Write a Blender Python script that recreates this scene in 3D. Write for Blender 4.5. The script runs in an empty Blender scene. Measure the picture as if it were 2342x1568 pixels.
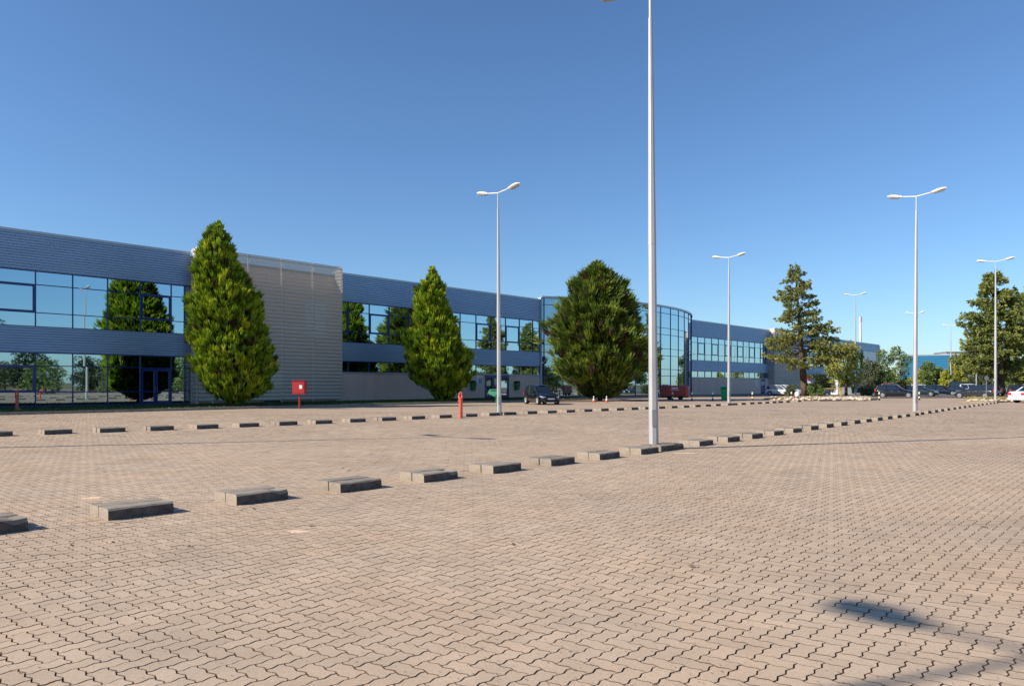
import bpy, bmesh, math, random
import numpy as np
from mathutils import Vector, Matrix
R = math.radians
rng = np.random.default_rng(7)
random.seed(7)

# ------------------------------------------------------------ camera
SC = bpy.context.scene
COL = SC.collection
EYE = 1.55; FPX = 1700.0; HZ = 879.0; CX = 1171.0      # measures of the photograph at 2342 px width
cam_d = bpy.data.cameras.new('camera'); cam = bpy.data.objects.new('camera', cam_d); COL.objects.link(cam)
cam.location = (0, 0, EYE); cam.rotation_euler = (R(90), 0, 0)
cam_d.sensor_width = 36; cam_d.lens = 36 * FPX / 2342
cam_d.shift_y = (HZ - 784.0) / 2342
cam_d.clip_end = 3000; cam_d.clip_start = 0.1
SC.camera = cam
# ------------------------------------------------------------ sky and sun
SUN_EL = 32.0
SUNV = Vector((-0.944, -0.329, math.tan(R(SUN_EL)))).normalized()    # towards the sun
w = bpy.data.worlds.new('World'); SC.world = w; w.use_nodes = True
nt = w.node_tree
sky = nt.nodes.new('ShaderNodeTexSky'); sky.sky_type = 'NISHITA'; sky.sun_disc = False
sky.sun_elevation = R(SUN_EL); sky.sun_rotation = math.atan2(SUNV.x, SUNV.y)
sky.air_density = 1.0; sky.dust_density = 0.35; sky.ozone_density = 2.4; sky.altitude = 50
bg = nt.nodes['Background']; bg.inputs['Strength'].default_value = 0.085
tn = nt.nodes.new('ShaderNodeVectorMath'); tn.operation = 'MULTIPLY'; tn.inputs[1].default_value = (.82, 1.06, 1.32)
nt.links.new(sky.outputs[0], tn.inputs[0]); nt.links.new(tn.outputs[0], bg.inputs[0])
sun_d = bpy.data.lights.new('sun', 'SUN'); sun_d.energy = 5.0; sun_d.angle = R(0.47); sun_d.color = (1.0, 0.93, 0.83)
sun = bpy.data.objects.new('sun', sun_d); COL.objects.link(sun)
sun.rotation_euler = SUNV.to_track_quat('Z', 'Y').to_euler()
vs = SC.view_settings
vs.view_transform = 'Standard'; vs.look = 'None'; vs.gamma = 1; vs.exposure = 0.42; vs.use_curve_mapping = False
try:
    SC.cycles.max_bounces = 8; SC.cycles.transparent_max_bounces = 12; SC.cycles.sample_clamp_indirect = 6
    SC.cycles.caustics_reflective = False
except Exception: pass

# ------------------------------------------------------------ places
DX, DY = 0.666, 0.746            # along the facade
NX, NY = 0.746, -0.666           # out of the facade, towards the car park
NF = -54.3                       # facade plane: p . n
P0 = Vector((-31.69, 46.0, 0))
FANG = math.atan2(DY, DX)
def G(x, y, z=0.0):
    D = FPX * (EYE - z) / (y - HZ); return Vector(((x - CX) / FPX * D, D, z))
def XD(x, D, z=0.0): return Vector(((x - CX) / FPX * D, D, z))
def on_line(x, n, z=0.0):        # point on the line p.n = n seen at column x
    u = (x - CX) / FPX; D = n / (NX * u + NY); return Vector((u * D, D, z))
S0 = P0.x * DX + P0.y * DY
def SN(s, n, z=0.0):             # s along the facade from its left edge, n = distance coordinate
    t = s + S0; return Vector((t * DX + n * NX, t * DY + n * NY, z))
def s_of(x, p=0.0):
    u = (x - CX) / FPX; bx = P0.x + p * NX; by = P0.y + p * NY
    return (u * by - bx) / (DX - DY * u)

# ------------------------------------------------------------ helpers
def tag(o, label=None, cat=None, group=None, kind=None):
    if label: o['label'] = label
    if cat: o['category'] = cat
    if group: o['group'] = group
    if kind: o['kind'] = kind
    return o
def empty(name, loc=(0, 0, 0), rz=0.0, label=None, cat=None, group=None):
    o = bpy.data.objects.new(name, None); COL.objects.link(o)
    o.empty_display_size = 0.3
    o.location = loc; o.rotation_euler = (0, 0, rz); return tag(o, label, cat, group)
class MB:
    def __init__(s): s.v = []; s.f = []
    def add(s, vs_, fs):
        b = len(s.v); s.v += [tuple(p) for p in vs_]; s.f += [tuple(i + b for i in f) for f in fs]; return s
    def box(s, x0, x1, y0, y1, z0, z1):
        return s.add([(x0,y0,z0),(x1,y0,z0),(x1,y1,z0),(x0,y1,z0),(x0,y0,z1),(x1,y0,z1),(x1,y1,z1),(x0,y1,z1)],
                     [(0,3,2,1),(4,5,6,7),(0,1,5,4),(1,2,6,5),(2,3,7,6),(3,0,4,7)])
    def cbox(s, x0, x1, y0, y1, z0, z1, c):
        pts = []
        for (dx, dz) in ((c, 0), (0, 0)):
            pass
        a = [(x0+c,y0+c),(x1-c,y0+c),(x1-c,y1-c),(x0+c,y1-c)]
        b = [(x0,y0),(x1,y0),(x1,y1),(x0,y1)]
        v = [(p[0],p[1],z0) for p in b] + [(p[0],p[1],z1-c) for p in b] + [(p[0],p[1],z1) for p in a]
        f = [(0,3,2,1),(8,9,10,11)]
        for i in range(4):
            j = (i+1) % 4
            f += [(i,j,j+4,i+4),(i+4,j+4,j+8,i+8)]
        return s.add(v, f)
    def tube(s, p0, p1, r0, r1=None, n=8, cap=True):
        r1 = r0 if r1 is None else r1
        p0 = Vector(p0); p1 = Vector(p1); d = (p1 - p0)
        if d.length < 1e-6: return s
        d.normalize(); a = d.orthogonal().normalized(); b = d.cross(a)
        v = []
        for (p, r) in ((p0, r0), (p1, r1)):
            for k in range(n):
                t = 2*math.pi*(k+.5)/n; v.append(p + (a*math.cos(t) + b*math.sin(t))*r)
        f = [(k, (k+1) % n, (k+1) % n + n, k+n) for k in range(n)]
        if cap: f += [tuple(range(n-1, -1, -1)), tuple(range(n, 2*n))]
        return s.add(v, f)
    def path(s, pts, rs, n=8):
        for i in range(len(pts)-1): s.tube(pts[i], pts[i+1], rs[i], rs[i+1], n)
        return s
    def lathe(s, prof, n=16, c=(0,0,0), axis='z'):
        v = []
        for (r, z) in prof:
            for k in range(n):
                t = 2*math.pi*k/n; x, y = r*math.cos(t), r*math.sin(t)
                v.append((c[0]+x, c[1]+y, c[2]+z) if axis == 'z' else (c[0]+x, c[1]+z, c[2]+y))
        f = []
        m = len(prof)
        for i in range(m-1):
            for k in range(n):
                j = (k+1) % n; q = (i*n+k, i*n+j, (i+1)*n+j, (i+1)*n+k)
                f.append(q if axis == 'z' else q[::-1])
        f += [tuple(range(n-1,-1,-1)), tuple(range((m-1)*n, m*n))]
        return s.add(v, f)
    def quad(s, a, b, c, d): return s.add([a,b,c,d], [(0,1,2,3)])
    def build(s, name, mat, parent=None, smooth=False):
        me = bpy.data.meshes.new(name); me.from_pydata(s.v, [], s.f); me.update()
        if smooth: me.polygons.foreach_set('use_smooth', [True]*len(me.polygons))
        me.materials.append(mat)
        return link(name, me, parent)
def link(name, me, parent=None):
    o = bpy.data.objects.new(name, me); COL.objects.link(o)
    if parent: o.parent = parent
    return o
KIDS = {}
def kids(o): return [c for c in bpy.data.objects if c.parent == o]
def dup(o, parent=None, cache=None):
    c = o.copy(); COL.objects.link(c); c.parent = parent
    for ch in (cache[o.name] if cache and o.name in cache else kids(o)): dup(ch, c, cache)
    return c
def np_mesh(name, verts, loops, starts, totals, mat, parent=None, attr=None, smooth=False):
    me = bpy.data.meshes.new(name)
    me.vertices.add(len(verts)); me.vertices.foreach_set('co', np.ascontiguousarray(verts, dtype=np.float32).ravel())
    me.loops.add(len(loops)); me.loops.foreach_set('vertex_index', np.ascontiguousarray(loops, dtype=np.int32))
    me.polygons.add(len(starts)); me.polygons.foreach_set('loop_start', np.ascontiguousarray(starts, dtype=np.int32))
    try: me.polygons.foreach_set('loop_total', np.ascontiguousarray(totals, dtype=np.int32))
    except Exception: pass
    me.update(calc_edges=True); me.validate(verbose=False)
    if attr is not None and len(me.vertices) == len(attr):
        a = me.attributes.new('tint', 'FLOAT', 'POINT'); a.data.foreach_set('value', np.ascontiguousarray(attr, dtype=np.float32))
    me.materials.append(mat)
    me.polygons.foreach_set('use_smooth', np.full(len(me.polygons), bool(smooth)))
    return link(name, me, parent)

# ------------------------------------------------------------ materials
def nodes(m):
    m.use_nodes = True; return m.node_tree, m.node_tree.nodes['Principled BSDF']
def setp(b, col=None, rough=None, metal=None, spec=None, coat=None):
    if col is not None: b.inputs['Base Color'].default_value = (*col, 1)
    if rough is not None: b.inputs['Roughness'].default_value = rough
    if metal is not None: b.inputs['Metallic'].default_value = metal
    if spec is not None: b.inputs['Specular IOR Level'].default_value = spec
    if coat is not None: b.inputs['Coat Weight'].default_value = coat; b.inputs['Coat Roughness'].default_value = .04
def mat(name, col, rough=.6, metal=0., spec=.5, var=.12, scale=3., bump=0., bscale=40., coat=None, stretch=(1,1,1), fine=0., fscale=120.):
    m = bpy.data.materials.new(name); t, b = nodes(m); setp(b, col, rough, metal, spec, coat)
    tc = t.nodes.new('ShaderNodeTexCoord')
    if var > 0:
        mp = t.nodes.new('ShaderNodeMapping'); mp.inputs['Scale'].default_value = stretch; t.links.new(tc.outputs['Object'], mp.inputs[0])
        n = t.nodes.new('ShaderNodeTexNoise'); n.inputs['Scale'].default_value = scale; n.inputs['Detail'].default_value = 6
        t.links.new(mp.outputs[0], n.inputs['Vector'])
        mr = t.nodes.new('ShaderNodeMapRange'); mr.inputs[1].default_value = .3; mr.inputs[2].default_value = .7
        mr.inputs[3].default_value = 1-var; mr.inputs[4].default_value = 1+var; t.links.new(n.outputs['Fac'], mr.inputs[0])
        val = mr.outputs[0]
        if fine > 0:
            n3 = t.nodes.new('ShaderNodeTexNoise'); n3.inputs['Scale'].default_value = fscale; n3.inputs['Detail'].default_value = 3
            t.links.new(tc.outputs['Object'], n3.inputs['Vector'])
            m3 = t.nodes.new('ShaderNodeMapRange'); m3.inputs[1].default_value = .3; m3.inputs[2].default_value = .7
            m3.inputs[3].default_value = 1-fine; m3.inputs[4].default_value = 1+fine; t.links.new(n3.outputs['Fac'], m3.inputs[0])
            mm = t.nodes.new('ShaderNodeMath'); mm.operation = 'MULTIPLY'; t.links.new(val, mm.inputs[0]); t.links.new(m3.outputs[0], mm.inputs[1]); val = mm.outputs[0]
        vm = t.nodes.new('ShaderNodeVectorMath'); vm.operation = 'SCALE'; vm.inputs[0].default_value = col
        t.links.new(val, vm.inputs['Scale']); t.links.new(vm.outputs[0], b.inputs['Base Color'])
    if bump > 0:
        n2 = t.nodes.new('ShaderNodeTexNoise'); n2.inputs['Scale'].default_value = bscale; n2.inputs['Detail'].default_value = 4
        t.links.new(tc.outputs['Object'], n2.inputs['Vector'])
        bp = t.nodes.new('ShaderNodeBump'); bp.inputs['Strength'].default_value = bump; bp.inputs['Distance'].default_value = .01
        t.links.new(n2.outputs['Fac'], bp.inputs['Height']); t.links.new(bp.outputs[0], b.inputs['Normal'])
    return m
PAVE = (0.497, 0.363, 0.256)
def paver_mat(name, how):
    m = bpy.data.materials.new(name); t, b = nodes(m); setp(b, PAVE, .9, 0, .2)
    geo = t.nodes.new('ShaderNodeNewGeometry')
    if how == 'obj':
        src = t.nodes.new('ShaderNodeObjectInfo').outputs['Random']
    elif how == 'attr':
        a = t.nodes.new('ShaderNodeAttribute'); a.attribute_name = 'tint'; src = a.outputs['Fac']
    else:
        src = None
    def noise(scale, det, lo, hi, a=.3, b_=.7):
        n = t.nodes.new('ShaderNodeTexNoise'); n.inputs['Scale'].default_value = scale; n.inputs['Detail'].default_value = det
        t.links.new(geo.outputs['Position'], n.inputs['Vector'])
        r = t.nodes.new('ShaderNodeMapRange'); r.inputs[1].default_value = a; r.inputs[2].default_value = b_
        r.inputs[3].default_value = lo; r.inputs[4].default_value = hi; t.links.new(n.outputs['Fac'], r.inputs[0]); return r.outputs[0]
    def mul(a, b_):
        x = t.nodes.new('ShaderNodeMath'); x.operation = 'MULTIPLY'; t.links.new(a, x.inputs[0]); t.links.new(b_, x.inputs[1]); return x.outputs[0]
    v = mul(noise(.22, 5, .90, 1.09), noise(2.2, 4, .92, 1.06)); v = mul(v, noise(.55, 6, 1.0, .84, .56, .72)); v = mul(v, noise(1.7, 5, 1.0, 1.10, .60, .72))
    if how != 'far':
        v = mul(v, noise(230, 2, .74, 1.24)); v = mul(v, noise(45, 4, .92, 1.08))
        r = t.nodes.new('ShaderNodeMapRange'); r.inputs[3].default_value = .94; r.inputs[4].default_value = 1.05
        t.links.new(src, r.inputs[0]); v = mul(v, r.outputs[0])
    else:
        v = mul(v, noise(7., 3, .80, 1.1)); v = mul(v, noise(30., 2, .7, 1.16))
    # hue drifts between pinkish and grey
    mx = t.nodes.new('ShaderNodeMix'); mx.data_type = 'RGBA'
    mx.inputs['A'].default_value = (PAVE[0]*1.04, PAVE[1]*1.02, PAVE[2]*.97, 1); mx.inputs['B'].default_value = (PAVE[0]*.99, PAVE[1]*1.02, PAVE[2]*1.03, 1)
    if how == 'far':
        mx.inputs['A'].default_value = (PAVE[0]*1.0, PAVE[1]*.95, PAVE[2]*.92, 1); mx.inputs['B'].default_value = (PAVE[0]*.92, PAVE[1]*.97, PAVE[2]*1.0, 1)
    t.links.new(noise(.6, 3, 0, 1), mx.inputs['Factor'])
    vm = t.nodes.new('ShaderNodeVectorMath'); vm.operation = 'SCALE'; t.links.new(mx.outputs['Result'], vm.inputs[0])
    t.links.new(v, vm.inputs['Scale']); t.links.new(vm.outputs[0], b.inputs['Base Color'])
    return m
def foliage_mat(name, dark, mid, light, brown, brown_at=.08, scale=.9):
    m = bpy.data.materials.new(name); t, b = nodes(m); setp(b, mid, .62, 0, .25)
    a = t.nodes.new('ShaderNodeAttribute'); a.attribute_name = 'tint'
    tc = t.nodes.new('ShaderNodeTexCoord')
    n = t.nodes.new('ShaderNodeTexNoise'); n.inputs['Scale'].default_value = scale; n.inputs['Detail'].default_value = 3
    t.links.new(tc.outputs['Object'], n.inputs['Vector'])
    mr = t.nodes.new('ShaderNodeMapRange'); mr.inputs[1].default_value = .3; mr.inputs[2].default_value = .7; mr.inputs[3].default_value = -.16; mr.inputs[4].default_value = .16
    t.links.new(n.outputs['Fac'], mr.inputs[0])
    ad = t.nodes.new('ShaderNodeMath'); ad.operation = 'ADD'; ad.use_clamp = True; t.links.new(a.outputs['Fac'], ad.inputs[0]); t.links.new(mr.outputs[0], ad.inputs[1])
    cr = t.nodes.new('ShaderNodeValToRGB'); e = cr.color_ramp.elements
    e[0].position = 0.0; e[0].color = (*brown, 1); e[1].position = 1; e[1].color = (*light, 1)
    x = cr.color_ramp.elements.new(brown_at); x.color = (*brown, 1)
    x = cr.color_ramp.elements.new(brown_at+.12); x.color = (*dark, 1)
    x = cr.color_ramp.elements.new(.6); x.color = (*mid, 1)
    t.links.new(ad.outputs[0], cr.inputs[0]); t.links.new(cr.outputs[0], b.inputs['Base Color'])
    tr = t.nodes.new('ShaderNodeBsdfTranslucent'); t.links.new(cr.outputs[0], tr.inputs[0])
    mx = t.nodes.new('ShaderNodeMixShader'); mx.inputs[0].default_value = .22
    out = t.nodes['Material Output']; t.links.new(b.outputs[0], mx.inputs[1]); t.links.new(tr.outputs[0], mx.inputs[2]); t.links.new(mx.outputs[0], out.inputs[0])
    return m
def glass_mat(name, col, rough=.015, bump=.02, scale=.35):
    m = bpy.data.materials.new(name); t, b = nodes(m); setp(b, col, rough, 1.0, .5)
    tc = t.nodes.new('ShaderNodeTexCoord')
    n = t.nodes.new('ShaderNodeTexNoise'); n.inputs['Scale'].default_value = scale; n.inputs['Detail'].default_value = 1
    t.links.new(tc.outputs['Object'], n.inputs['Vector'])
    bp = t.nodes.new('ShaderNodeBump'); bp.inputs['Strength'].default_value = bump; bp.inputs['Distance'].default_value = .1
    t.links.new(n.outputs['Fac'], bp.inputs['Height']); t.links.new(bp.outputs[0], b.inputs['Normal'])
    return m
def screen_mat(name, col, open_):
    m = bpy.data.materials.new(name); t, b = nodes(m); setp(b, col, .6, .1, .3)
    tr = t.nodes.new('ShaderNodeBsdfTransparent'); mx = t.nodes.new('ShaderNodeMixShader'); mx.inputs[0].default_value = open_
    t.links.new(b.outputs[0], mx.inputs[1]); t.links.new(tr.outputs[0], mx.inputs[2]); t.links.new(mx.outputs[0], t.nodes['Material Output'].inputs[0])
    return m
M = {}
M['clad'] = mat('cladding paint', (.30, .43, .60), .42, .25, .5, .05, .4, stretch=(1, 1, 4))
M['cap'] = mat('coping metal', (.42, .47, .52), .4, .4, .5, .04)
M['glass'] = glass_mat('solar glass', (.34, .47, .54))
M['glass_dark'] = glass_mat('dark glass', (.10, .13, .16), .03)
M['frame'] = mat('blue frame paint', (.006, .03, .19), .35, 0, .5, .05)
M['plaster'] = mat('pink grey plaster', (.74, .56, .47), .9, 0, .2, .06, .8, .3, 60, stretch=(1, 1, .3))
M['screen'] = screen_mat('perforated metal', (.60, .545, .465), .20)
M['screen_frame'] = mat('screen post metal', (.68, .63, .55), .5, .4)
M['concrete'] = mat('kerb concrete', (.32, .26, .20), .92, 0, .2, .16, 5, .6, 90, fine=.16, fscale=160)
M['concrete_b'] = mat('old kerb concrete', (.27, .22, .17), .92, 0, .2, .2, 5, .6, 90, fine=.18, fscale=160)
M['shade_side'] = mat('rough concrete with painted shade', (.125, .105, .09), .95, 0, .15, .3, 9, .8, 70, fine=.35, fscale=110)  # darkened concrete: deep shade of the wheel stop sides painted as colour
M['pole'] = mat('galvanised steel', (.43, .42, .41), .5, .25, .5, .10, 2.5, fine=.05, fscale=60, stretch=(1, 1, .3))
M['lamp'] = mat('lamp housing paint', (.74, .72, .70), .4, 0, .5, .04)
M['lampglass'] = mat('lamp glass', (.35, .34, .30), .15, 0, .5, 0)
M['bed'] = mat('joint sand', (.10, .066, .044), .95, 0, .1, .35, 6, fine=.3, fscale=90)
M['earth'] = mat('dry earth', (.30, .23, .16), .95, 0, .1, .15, .5)
M['ground'] = mat('rough ground', (.22, .18, .09), .95, 0, .1, .25, .05)
M['asphalt'] = mat('asphalt', (.20, .19, .18), .9, 0, .2, .12, .6, fine=.15, fscale=20)
M['grassbase'] = mat('lawn soil', (.05, .07, .03), .95, 0, .1, .3, 2)
M['red'] = mat('red paint', (.42, .022, .022), .4, 0, .5, .08)
M['orange'] = mat('orange red paint', (.62, .10, .055), .4, 0, .5, .10, 6)
M['green'] = mat('green plastic', (.012, .16, .045), .4, 0, .5, .06)
M['lgreen'] = mat('pale green paint', (.08, .38, .22), .45, 0, .5, .06)
M['white'] = mat('white paint', (.78, .78, .76), .4, 0, .5, .03)
M['black'] = mat('black rubber', (.015, .015, .016), .7, 0, .4, 0)
M['yellow'] = mat('yellow paint', (.75, .48, .03), .45, 0, .5, .06)
M['cream'] = mat('cream stripe', (.72, .62, .42), .5, 0, .5, .06)
M['bark'] = mat('bark', (.10, .068, .045), .95, 0, .1, .35, 4, .8, 12, stretch=(1, 1, .25))
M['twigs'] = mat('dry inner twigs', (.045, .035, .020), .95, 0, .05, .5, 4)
M['stone'] = mat('pale stones', (.60, .49, .37), .9, 0, .2, .25, 4)
M['tealwall'] = mat('blue sheet cladding', (.035, .20, .36), .5, .1, .4, .05)
M['chimney'] = mat('chimney metal', (.62, .55, .53), .5, .2, .5, .06)
M['grey'] = mat('grey metal', (.25, .25, .26), .5, .3)
M['rim'] = mat('wheel alloy', (.50, .50, .52), .3, .7, .5, 0)
M['carglass'] = mat('car glass', (.012, .018, .024), .04, 0, .9, 0)
M['redlight'] = mat('tail lamp red', (.55, .02, .02), .15, 0, .8, 0)
M['headlight'] = mat('headlamp', (.55, .58, .62), .08, .5, .9, 0)
M['plate'] = mat('number plate', (.70, .72, .72), .5, 0, .5, 0)
M['ink'] = mat('dark ink', (.04, .045, .06), .6, 0, .3, 0)
M['logo'] = mat('blue ink', (.05, .20, .38), .5, 0, .3, 0)
def car_paint(n, c): return mat(n, c, .25, .2, .4, .02, coat=.6)

# ------------------------------------------------------------ ground, pavement
def poly_sheet(name, pts, z, m, parent=None):
    b = MB(); b.add([(p[0], p[1], z) for p in pts], [tuple(range(len(pts)))]); return b.build(name, m, parent)
g = poly_sheet('ground', [(-1500,-1500),(1500,-1500),(1500,1500),(-1500,1500)], -.03, M['ground']); g['kind'] = 'structure'
def q(s, n): v = SN(s, n); return (v.x, v.y)
PAVE_END = 84.0
pav = poly_sheet('pavement', [q(-150,-44.3), q(-150,60), q(PAVE_END,60), q(PAVE_END,-44.3)], -.0125, M['bed']); pav['kind'] = 'structure'
R1 = 42.0
# paving beyond the laid pavers: same surface, too far for single pieces
MF = paver_mat('paving seen far', 'far')
fb = MB()
def far_piece(pts): fb.add([(p[0], p[1], -.0035) for p in pts], [tuple(range(len(pts)))])
def n_at_D(s, D): return (D - (s+S0)*DY) / NY      # n where depth = D
# left of view / behind / beyond, cut along the depth line D = R1 and the sides of the view
sl = -150
def W(x, y): return (x, y)
A = SN(0, 0)
def isect_far(u):  # ray with slope u to kerb line n=-44.3
    D = -44.3 / (NX*u + NY); return (u*D, D)
UL, UR = -.80, .80
far_piece([(UL*R1, R1), (UR*R1, R1), q(PAVE_END, n_at_D(PAVE_END, UR*0+R1)) if False else (UR*R1, R1), q(PAVE_END, -6.0), q(PAVE_END, -44.3), ((isect_far(UL))[0], isect_far(UL)[1])][:2] +
          [(min(UR*95, 200), 95) if False else q(PAVE_END, n_at_D(PAVE_END, R1)) , q(PAVE_END, -44.3), ( (-44.3 - NY*R1)/NX, R1)])
far_piece([(UL*R1, R1), ((-44.3 - NY*R1)/NX, R1) , q(-150, -44.3), q(-150, n_at_D(-150, 0) if False else 60), (UL*2, 2)][:3] + [(-140, -60), (UL*2, 2)])
far_piece([(UL*2, 2), (-140, -60), (120, -60), (UR*2, 2)])
far_piece([(UR*2, 2), (120, -60), q(PAVE_END, n_at_D(PAVE_END, -60)) if False else (120,-60), q(PAVE_END, n_at_D(PAVE_END, R1)), (UR*R1, R1)][:2] + [q(PAVE_END, n_at_D(PAVE_END, R1)), (UR*R1, R1)])
fo = fb.build('distant_paving', MF); fo.parent = pav; fo['kind'] = 'stuff'

# --- zigzag pavers in herringbone
PW = .1120; ZA = -.085; GAP = .0066
out = np.array([(0,0),(.27,ZA),(.73,-ZA),(1,0),(1.27,ZA),(1.73,-ZA),(2,0),(2-ZA,.27),(2+ZA,.73),(2,1),
                (1.73,1-ZA),(1.27,1+ZA),(1,1),(.73,1-ZA),(.27,1+ZA),(0,1),(ZA,.73),(-ZA,.27)], dtype=float)
def inset(P, g_):
    n = len(P); r = []
    for i in range(n):
        a = P[i]-P[i-1]; b = P[(i+1) % n]-P[i]
        na = np.array((-a[1], a[0]))/np.linalg.norm(a); nb = np.array((-b[1], b[0]))/np.linalg.norm(b)
        k = na+nb; k = k/np.linalg.norm(k); c = max(.6, float(np.dot(k, na)))
        r.append(P[i] + k*g_/c)
    return np.array(r)
ring0 = inset(out, GAP/2/PW) - np.array((1, .5)); ring1 = inset(out, (GAP/2+.0018)/PW) - np.array((1, .5))
ring0 *= PW; ring1 *= PW
NV = 18
Tn = np.vstack([np.c_[ring1, np.zeros(NV)], np.c_[ring0, np.full(NV, -.0022)], np.c_[ring0, np.full(NV, -.0145)]])
def ring_quads(a, b): return [(a+i, b+i, b+(i+1) % NV, a+(i+1) % NV) for i in range(NV)]
Fn = [tuple(range(NV))] + ring_quads(0, NV) + ring_quads(NV, 2*NV)
mid = (ring0+ring1)/2
Tf = np.c_[mid, np.zeros(NV)]
Ff = [tuple(range(NV))]
# lattice in facade frame; a = along facade, b = away from it
# make sure that the whole view is covered: lattice reaches n = -J*PW
J2a, J2b = int(-10/PW), int(46/PW)
I, J = np.meshgrid(np.arange(int(-30/PW), int(72/PW)), np.arange(J2a, J2b)); I = I.ravel(); J = J.ravel()
k = (I + J) % 4; hz = k == 0; vt = k == 2
ca = np.r_[I[hz]+1.0, I[vt]+.5]*PW; cb = np.r_[J[hz]+.5, J[vt]+1.0]*PW
orient = np.r_[np.zeros(hz.sum()), np.ones(vt.sum())]
px = ca*DX - cb*NX; py = ca*DY - cb*NY
nn = px*NX + py*NY
keep = (py > 2.75) & (py < R1) & (np.abs(px) < py*.745+.35) & (nn > -44.3)
ca = ca[keep]; cb = cb[keep]; px = px[keep]; py = py[keep]; orient = orient[keep]
o_ = np.argsort(py + 0*px)
ca, cb, px, py, orient = ca[o_], cb[o_], px[o_], py[o_], orient[o_]
# the 300 that show largest
vis = (np.abs(px) < py*.69) & (py > 3.13)
idx300 = np.where(vis)[0][:300]
rest = np.ones(len(px), bool); rest[idx300] = False
M['joint'] = mat('dirty paver edge', (.15, .10, .07), .95, 0, .1, .3, 6, fine=.25, fscale=90)
Mobj = paver_mat('paver concrete single', 'obj'); Matt = paver_mat('paver concrete', 'attr')
me = bpy.data.meshes.new('paver'); me.from_pydata([tuple(v) for v in Tn], [], Fn); me.update(); me.materials.append(Mobj); me.materials.append(M['joint'])
for p_ in me.polygons: p_.material_index = 1 if p_.index > 0 else 0
for i in idx300:
    o = bpy.data.objects.new('paver', me); COL.objects.link(o); o.parent = pav
    o.location = (px[i], py[i], random.uniform(-.0012, .0012))
    o.rotation_euler = (random.uniform(-.006, .006), random.uniform(-.006, .006), FANG + orient[i]*math.pi/2 + random.uniform(-.008, .008))
def place(T, faces, sel):
    n = sel.sum(); th = FANG + orient[sel]*math.pi/2 + rng.uniform(-.008, .008, n)
    c, s = np.cos(th), np.sin(th); zo = rng.uniform(-.0012, .0012, n); tx = rng.uniform(-.012, .012, n); ty = rng.uniform(-.012, .012, n)
    X = c[:, None]*T[:, 0] - s[:, None]*T[:, 1]; Y = s[:, None]*T[:, 0] + c[:, None]*T[:, 1]
    Z = T[:, 2][None, :] + zo[:, None] + X*tx[:, None] + Y*ty[:, None]
    V = np.stack([X + px[sel][:, None], Y + py[sel][:, None], Z], -1).reshape(-1, 3)
    fl = np.concatenate([np.array(f) for f in faces]); ft = np.array([len(f) for f in faces])
    L = (fl[None, :] + (np.arange(n)*len(T))[:, None]).ravel(); Tt = np.tile(ft, n)
    return V, L, Tt, np.repeat(rng.uniform(0, 1, n), len(T))
near = rest & (py < 22); far = rest & (py >= 22)
V1, L1, T1, A1 = place(Tn, Fn, near); V2, L2, T2, A2 = place(Tf, Ff, far)
V = np.vstack([V1, V2]); L = np.r_[L1, L2+len(V1)]; T = np.r_[T1, T2]; st = np.r_[0, np.cumsum(T)[:-1]]
po = np_mesh('pavers', V, L, st, T, Matt, pav, np.r_[A1, A2]); po['kind'] = 'stuff'
po.data.materials.append(M['joint'])
po.data.polygons.foreach_set('material_index', (T == 4).astype(np.int32))
print('pavers', len(px), 'near', near.sum())

# litter in the joints
n = 5200
D_ = 3.0 + 13*rng.random(n)**1.3; u_ = rng.uniform(-.72, .72, n)
clump = np.sin(u_*D_*2.1+1)+np.sin(D_*1.7+u_*3)+rng.normal(0, 1, n); kk = clump > .2
D_ = D_[kk]; u_ = u_[kk]; n = len(D_)
ang = rng.uniform(0, 2*np.pi, (n, 1)) + np.array([[0, 2.2, 4.1]]); rr = rng.uniform(.003, .008, (n, 3))
V = np.stack([(u_*D_)[:, None]+rr*np.cos(ang), D_[:, None]+rr*np.sin(ang), np.full((n, 3), .0035)+rng.uniform(0, .003, (n, 3))], -1).reshape(-1, 3)
ml = mat('dry litter', (.07, .045, .03), .95, 0, .1, .4, 30)
lo = np_mesh('leaf_litter', V, np.arange(3*n), np.arange(0, 3*n, 3), np.full(n, 3), ml)
tag(lo, 'tiny dark bits of litter scattered over the pavers', 'litter', kind='stuff')
# dry fallen leaves, larger, further out
n = 420
D_ = 6 + 45*rng.random(n)**.9; u_ = rng.uniform(-.7, .7, n)
ang = rng.uniform(0, 2*np.pi, (n, 1)) + np.array([[0, 1.3, 3.14, 4.5]]); rr = rng.uniform(.015, .05, (n, 1))*np.array([[1, .45, 1, .45]])
V = np.stack([(u_*D_)[:, None]+rr*np.cos(ang), D_[:, None]+rr*np.sin(ang), rng.uniform(.004, .018, (n, 4))], -1).reshape(-1, 3)
lf = np_mesh('fallen_leaves', V, np.arange(4*n), np.arange(0, 4*n, 4), np.full(n, 4), mat('dead leaf', (.17, .10, .055), .9, 0, .1, .4, 5))
tag(lf, 'brown dead leaves strewn across the car park', 'leaves', kind='stuff')
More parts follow.
